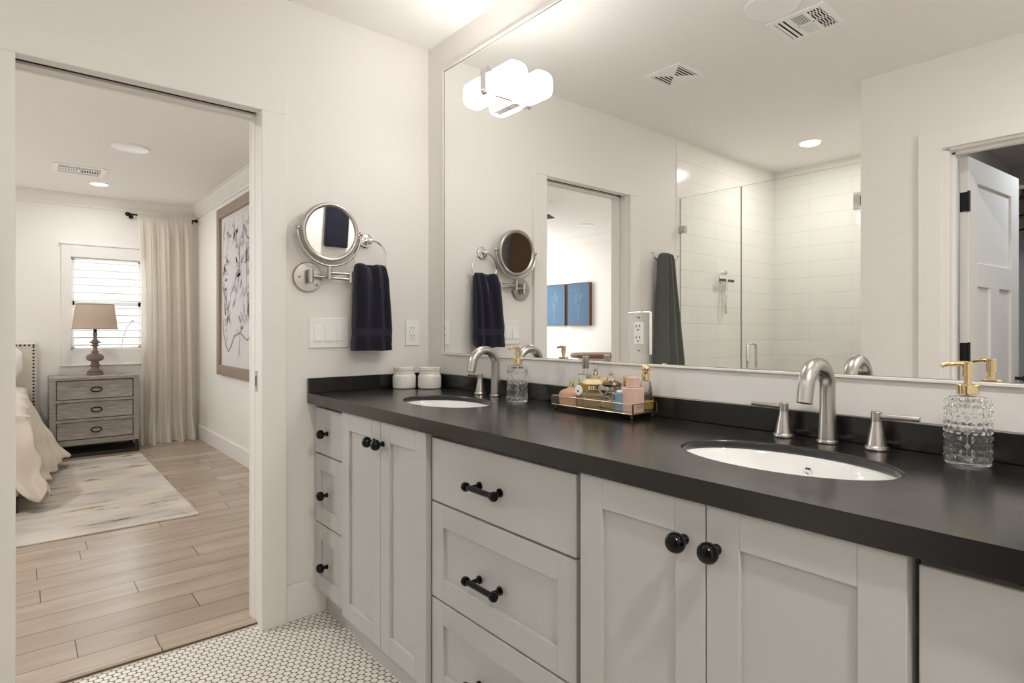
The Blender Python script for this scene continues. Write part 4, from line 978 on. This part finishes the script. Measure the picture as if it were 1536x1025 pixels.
t = MB(); t.grid(curt, 220, 70); cu = obj('curtain', t, 'curtain', smooth=180); tag(cu, 'floor length sheer cream curtain at the bedroom window', 'curtain')
hm = MB(); 

# framed botanical print
ap = thing('framed_print', (-2.85, -0.0005, 1.5), 'tall framed botanical print in taupe wood on the bedroom side wall', 'picture')
AX0, AX1, AZ0, AZ1 = -3.70, -2.10, 0.727, 2.272; fw = 0.092
t = MB()
for a in ((AX0, AX0 + fw, AZ0, AZ1), (AX1 - fw, AX1, AZ0, AZ1), (AX0 + fw, AX1 - fw, AZ1 - fw, AZ1), (AX0 + fw, AX1 - fw, AZ0, AZ0 + fw)): t.box(a[0], a[1], -0.038, -0.0015, a[2], a[3], 0.004)
obj('frame', t, 'framewood', ap)
random.seed(11); t = MB(); t.box(AX0 + fw - .003, AX1 - fw + .003, -0.014, -0.004, AZ0 + fw - .003, AZ1 - fw + .003)
def leafp(t, x, z, ang, L, W, y, mi):
    t.mi = mi; d = Vector((cos(ang), 0, sin(ang))); s = Vector((-sin(ang), 0, cos(ang))); p = Vector((x, y, z)); P = []
    for k in range(12):
        a = 2 * pi * k / 12; P.append(p + d * (L * 0.5 * (1 - cos(a))) + s * (W * .5 * sin(a)))
    t.poly(P, (0, -0.0004, 0))
def vine(t, pts, r, y, mi):
    t.mi = mi
    for a, b_ in zip(pts[:-1], pts[1:]):
        a, b_ = Vector((a[0], y, a[1])), Vector((b_[0], y, b_[1])); s = (b_ - a).cross(Vector((0, 1, 0))).normalized() * r
        t.poly([a + s, b_ + s, b_ - s, a - s], (0, -0.0004, 0))
for st_i in range(11):
    x = AX0 + 0.16 + st_i * 0.125; z = AZ0 + random.uniform(0.16, 0.7); pts = [(x, z)]; a = R(90); y0_ = -0.0143 - 0.00012 * st_i
    for k in range(20):
        a += random.uniform(-.7, .7); a = a * 0.85 + R(90) * 0.15
        x = min(max(x + 0.055 * cos(a), AX0 + .13), AX1 - .13); z = min(z + 0.055 * sin(a), AZ1 - .13); pts.append((x, z))
        if z > AZ1 - .2: break
        for m_ in range(2):
            if random.random() < .6:
                ang = random.uniform(-3, 3); L = random.uniform(.05, .13); W = L * random.uniform(.22, .45); px, pz = min(max(x, AX0 + .2), AX1 - .2), min(z, AZ1 - .24)
                leafp(t, px, pz, ang, L, W, y0_, random.choice((1, 2, 3, 4, 4))); q = (px + L * .5 * cos(ang), pz + L * .5 * sin(ang)); vine(t, [(px, pz), q], 0.0016, y0_ - .0003, 1)
    vine(t, pts, 0.0024, y0_ - 0.0002, 1)
vine(t, [(AX0 + .15, 1.25), (AX0 + .17, 1.12), (AX0 + .25, 1.0), (AX0 + .33, 0.95), (AX0 + .42, 1.0), (AX0 + .52, 1.09), (AX0 + .7, 1.12), (AX0 + .9, 1.06), (AX0 + 1.2, 1.15)], 0.006, -0.0166, 1)
obj('print', t, ['paper', 'stand', 'inkblue', 'leafrose', 'leafpale'], ap, smooth=0)

# blue picture pair on the far side wall (seen in the mirror)
def blue_art(x0, x1, label, seed):
    root = thing('framed_print', ((x0 + x1) / 2, YB + 0.001, 1.5), label, 'picture', 'pair of blue botanical pictures')
    z0, z1 = 1.205, 1.800; t = MB()
    for a in ((x0, x0 + .006, z0, z1), (x1 - .006, x1, z0, z1), (x0 + .006, x1 - .006, z0, z0 + .006), (x0 + .006, x1 - .006, z1 - .006, z1)): t.box(a[0], a[1], YB + 0.0005, YB + 0.055, a[2], a[3])
    obj('frame', t, 'brownwood', root)
    t = MB(); t.box(x0 + .006, x1 - .006, YB + 0.02, YB + 0.048, z0 + .006, z1 - .006)
    random.seed(seed); xc = (x0 + x1) / 2
    def ln(a, b_, r):
        a, b_ = Vector((a[0], YB + 0.0482, a[1])), Vector((b_[0], YB + 0.0482, b_[1])); s = (b_ - a).cross(Vector((0, 1, 0))).normalized() * r; t.mi = 1; t.poly([a + s, b_ + s, b_ - s, a - s], (0, 0.0004, 0))
    ln((xc, z0 + .05), (xc + .005, z1 - .26), 0.0025)
    for k in range(26):
        a = random.uniform(0, 2 * pi); rr = random.uniform(.03, .10); q = (xc + rr * cos(a) * .75, z1 - .22 + rr * sin(a) * 1.3); ln((xc + .004, z1 - .26), q, 0.0012)
        for m_ in range(3): b2 = a + random.uniform(-.8, .8); ln(q, (q[0] + .02 * cos(b2), q[1] + .02 * sin(b2)), 0.0016)
    if seed % 2:
        for k in range(12): zz = z0 + .2 + k * .022; ln((xc, zz), (xc + random.choice((-1, 1)) * .03, zz + .03), 0.0016)
    obj('canvas', t, ['canvasblue', 'whiteink'], root, smooth=0)
blue_art(-4.035, -3.590, 'blue canvas with white flower drawing, the left one as the mirror shows the pair', 3)
blue_art(-3.545, -3.115, 'blue canvas with white branching flower, the right one as the mirror shows the pair', 8)
pt = thing('pedestal_table', (-2.55, -4.15, 0), 'round wooden pedestal table with metal drum base, seen in the mirror', 'table')
t = MB(); t.lathe((-2.62, -4.15, 0), [(0.0, 0.80), (0.36, 0.80), (0.37, 0.812), (0.37, 0.838), (0.36, 0.85), (0.0, 0.85)], 40); obj('table_top', t, 'brownwood', pt)
t = MB(); t.lathe((-2.62, -4.15, 0), [(0.0, 0.005), (0.27, 0.005), (0.27, 0.799), (0.0, 0.799)], 40); obj('drum_base', t, 'nickel', pt)
# ceiling fan
cf = thing('ceiling_fan', (-2.51, -2.50, 2.25), 'dark four blade ceiling fan, only a blade tip seen in the mirror', 'ceiling fan')
t = MB(); t.cyl((-2.51, -2.5, H - 0.0005), (-2.51, -2.5, 2.30), 0.014); t.lathe((-2.51, -2.5, 0), [(0.0, 2.22), (0.08, 2.23), (0.10, 2.27), (0.09, 2.31), (0.03, 2.33), (0.0, 2.33)], 32); t.cyl((-2.51, -2.5, H - 0.0005), (-2.51, -2.5, H - 0.04), 0.06, 0.03)
obj('motor', t, 'iron', cf)
for k in range(4):
    mt = Matrix.Translation((-2.51, -2.5, 2.295)) @ Matrix.Rotation(R(-17 + 90 * k), 4, 'Z') @ Matrix.Rotation(R(8), 4, 'X')
    t = MB(); t.box(0.08, 0.585, -0.06, 0.06, -0.004, 0.004, 0.002, 1, mt); obj('blade', t, 'iron', cf)

# nightstand
NX = -4.17; NB = -4.62; NY0, NY1 = -1.262, -0.595
ns = thing('nightstand', ((NX + NB) / 2, (NY0 + NY1) / 2, 0.004), 'weathered grey three drawer nightstand with ring pulls under the window', 'nightstand')
t = MB(); t.box(NB, NX, NY0, NY1, 0.695, 0.722, 0.003); t.box(NB, NX, NY0, NY0 + 0.045, 0.115, 0.695, 0.002); t.box(NB, NX, NY1 - 0.045, NY1, 0.115, 0.695, 0.002); t.box(NB, NX - 0.004, NY0 + 0.045, NY1 - 0.045, 0.115, 0.16); t.box(NB, NX - 0.03, NY0 + 0.045, NY1 - 0.045, 0.16, 0.695)
for z0, z1 in ((0.498, 0.52), (0.32, 0.345)): t.box(NX - 0.03, NX, NY0 + 0.045, NY1 - 0.045, z0, z1)
obj('body', t, 'weather', ns)
t = MB(); t.box(NB + 0.02, NX - 0.002, NY0 + 0.01, NY1, 0.0045, 0.035, 0.002); t.box(NX - 0.035, NX - 0.01, NY1 - 0.03, NY1 - 0.005, 0.035, 0.1148); t.box(NX - 0.035, NX - 0.01, NY0 + 0.015, NY0 + 0.04, 0.035, 0.1148); t.box(NB + 0.02, NB + 0.045, NY1 - 0.03, NY1 - 0.005, 0.035, 0.1148); t.box(NB + 0.02, NB + 0.045, NY0 + 0.015, NY0 + 0.04, 0.035, 0.1148)
obj('plinth', t, 'darkwood', ns)
for z0, z1 in ((0.522, 0.688), (0.347, 0.496), (0.163, 0.318)):
    t = MB(); y0, y1 = NY0 + 0.049, NY1 - 0.049
    t.box(NX - 0.029, NX - 0.016, y0 + .002, y1 - .002, z0 + .002, z1 - .002)
    i, j = (NX - 0.004, 0.012), (NX - 0.011, 0.030)
    for q in range(1): t.loft([[(NX - 0.0155, y0, z0), (NX - 0.0155, y1, z0), (NX - 0.0155, y1, z1), (NX - 0.0155, y0, z1)], [(NX - 0.001, y0 + .006, z0 + .006), (NX - 0.001, y1 - .006, z0 + .006), (NX - 0.001, y1 - .006, z1 - .006), (NX - 0.001, y0 + .006, z1 - .006)], [(NX - 0.003, y0 + .012, z0 + .012), (NX - 0.003, y1 - .012, z0 + .012), (NX - 0.003, y1 - .012, z1 - .012), (NX - 0.003, y0 + .012, z1 - .012)], [(NX - 0.012, y0 + .034, z0 + .034), (NX - 0.012, y1 - .034, z0 + .034), (NX - 0.012, y1 - .034, z1 - .034), (NX - 0.012, y0 + .034, z1 - .034)]])
    d = obj('drawer', t, 'weather', ns)
    yc, zc = -0.925, (z0 + z1) / 2; P = [(NX - 0.004, yc + 0.040 * cos(2 * pi * k / 32), zc + 0.021 * sin(2 * pi * k / 32)) for k in range(32)]
    t = MB(); t.tube(P, 0.0045, 8, closed=True); obj('ring_pull', t, 'iron', d, label='oval dark iron ring pull')

# table lamp
lx, ly, lz = -4.40, -0.918, 0.7225
tl = thing('table_lamp', (lx, ly, lz), 'turned wood table lamp with beige drum shade on the nightstand', 'lamp')
pr_ = [(0.0, 0.0), (0.066, 0.0), (0.066, 0.022), (0.054, 0.028), (0.062, 0.036), (0.054, 0.046), (0.034, 0.058), (0.030, 0.078), (0.042, 0.084), (0.046, 0.090), (0.038, 0.096), (0.030, 0.102), (0.036, 0.110), (0.028, 0.118), (0.030, 0.126), (0.058, 0.138), (0.070, 0.155), (0.071, 0.170), (0.060, 0.190), (0.034, 0.204), (0.024, 0.212), (0.034, 0.220), (0.022, 0.226), (0.016, 0.245), (0.018, 0.268), (0.036, 0.276), (0.022, 0.284), (0.020, 0.292), (0.042, 0.300), (0.046, 0.308), (0.034, 0.316), (0.018, 0.322), (0.034, 0.328), (0.018, 0.334), (0.014, 0.350), (0.018, 0.372), (0.016, 0.40), (0.0, 0.40)]
t = MB(); t.lathe((lx, ly, lz), pr_, 32); obj('base', t, 'lampwood', tl, smooth=50)
t = MB(); t.lathe((lx, ly, lz), [(0.178, 0.432), (0.150, 0.662)], 48, cap0=False, cap1=False); obj('lamp_shade', t, 'shade', tl, smooth=60)
t = MB()
for r_, hh in ((0.1785, 0.432), (0.1505, 0.662)): t.torus((lx, ly, lz + hh), r_, 0.004, 'Z', 48, 8)
obj('shade_trim', t, 'framewood', tl)
t = MB(); t.cyl((lx, ly, lz + 0.40), (lx, ly, lz + 0.64), 0.004, n=8); t.cyl((lx, ly, lz + 0.40), (lx, ly, lz + 0.46), 0.014, n=14)
for k in range(3): a = 2 * pi * k / 3; t.cyl((lx, ly, lz + 0.64), (lx + 0.148 * cos(a), ly + 0.148 * sin(a), lz + 0.655), 0.002, n=6)
obj('shade_holder', t, 'iron', tl)

# rug
t = MB(); t.box(-3.99, -1.675, -3.7, -0.605, 0.0042, 0.014, 0.003, 1); rg = obj('area_rug', t, 'rug'); tag(rg, 'pale abstract rug with dark streaks beside the bed', 'rug')

# bed
bd = thing('bed', (-3.4, -2.35, 0), 'bed with nailhead linen headboard and rumpled cream bedspread', 'bed')
HB0, HB1 = -3.35, -1.34
t = MB(); t.box(XF + 0.03, XF + 0.12, HB0, HB1, 0.1, 1.03, 0.012); hb = obj('headboard', t, 'uphol', bd)
t = MB()
for k in range(20): t.ball((XF + 0.121, HB1 - 0.024, 0.40 + k * 0.031), 0.0085, 8)
for k in range(24): t.ball((XF + 0.121, HB1 - 0.024 - k * 0.031, 1.006), 0.0085, 8)
obj('nailheads', t, 'blackmetal', hb)
t = MB(); t.box(-4.52, -2.36, -3.28, -1.46, 0.11, 0.30, 0.02); obj('bed_rail', t, 'uphol', bd)
for px, py in ((-2.42, -1.50), (-2.42, -3.2), (-4.45, -1.50), (-4.45, -3.2)):
    z0 = 0.0145 if px > -3.99 else 0.0045
    obj('leg', MB().box(px - 0.035, px + 0.035, py - 0.035, py + 0.035, z0, 0.11, 0.003), 'darkwood', bd)
t = MB(); t.box(-4.54, -2.34, -3.27, -1.47, 0.30, 0.60, 0.05, 4); obj('mattress', t, 'white_linen', bd)
def spread(u, v):
    # u along the bed (0 head .. 1 foot), v across: 0 = middle, 1 = hem of the near side
    x = -4.46 + 2.14 * u; yE = -1.425 + 0.008 * sin(u * 21) + 0.006 * sin(u * 47)
    top = 0.655 - 0.015 * u + 0.006 * sin(u * 9) * sin(v * 9)
    if v < 0.5:
        y = -3.25 + (yE + 3.25) * (v / 0.5); z = top
        e = max(0, (v - 0.44) / 0.06); z -= 0.03 * e * e
    else:
        q = (v - 0.5) / 0.5; z = top - 0.03 - q * (top - 0.03 - (0.10 + 0.05 * max(0, (u - 0.95) / 0.05) - 0.03 * max(0, 1 - abs(u - 0.93) / 0.1)))
        bump_ = min(1, max(0, (u - 0.12) / 0.2)); fl = q ** 1.3 * (0.05 + 0.175 * bump_ * bump_ * (3 - 2 * bump_) * max(0, 1 - max(0, u - 0.33) / 0.5)) + (0.012 + 0.023 * bump_) * q * (0.5 + 0.5 * sin(u * 38 + 1.5 * sin(u * 7)))
        y = yE + 0.012 * sin(min(q * 8, pi / 2)) + fl + 0.012 * sin(q * 17 + u * 11) * q + 0.010 * q * sin(u * 95 + 3 * sin(q * 5))
        z += 0.012 * q * sin(u * 51)
        x += 0.012 * sin(q * 9 + u * 5) + 0.03 * q * max(0, u - .8)
    return (x, y, max(z, 0.03))
t = MB(); t.grid(spread, 150, 90); obj('bedspread', t, 'linen', bd, smooth=180, solid=0.008)
def footdrop(u, v):
    p = spread(1.0, 0.46 + 0.54 * v); k = min(1, u / 0.16); k = k * k * (3 - 2 * k)
    zb = 0.07 + 0.25 * k
    z = p[2] - (p[2] - (0.64 - v * (0.64 - zb))) * min(1, u / 0.02)
    x = p[0] + 0.012 + 0.035 * v * k + 0.016 * sin(u * 75 + 4 * v) * v * min(1, u / 0.02) + 0.010 * v * sin(u * 31)
    y = p[1] - u * 1.75 - 0.03 * v * k
    return (x, y, max(z + 0.012 * v * sin(u * 90) * k, 0.03))
t = MB(); t.grid(footdrop, 160, 30); obj('foot_drape', t, 'linen', bd, smooth=180, solid=0.008)
t = MB(); t.lathe((-4.34, -1.80, 0.74), [(0.0, -0.36), (0.06, -0.355), (0.10, -0.30), (0.11, 0.0), (0.10, 0.30), (0.06, 0.355), (0.0, 0.36)], 24, 'Y')
for v in t.bm.verts: v.co.x = -4.36 + (v.co.x + 4.34) * 0.8; v.co.z = 0.855 + (v.co.z - 0.74) * 1.55
pw = obj('pillow', t, 'white_linen', smooth=180); tag(pw, 'white pillow leaning on the nailhead headboard', 'pillow')
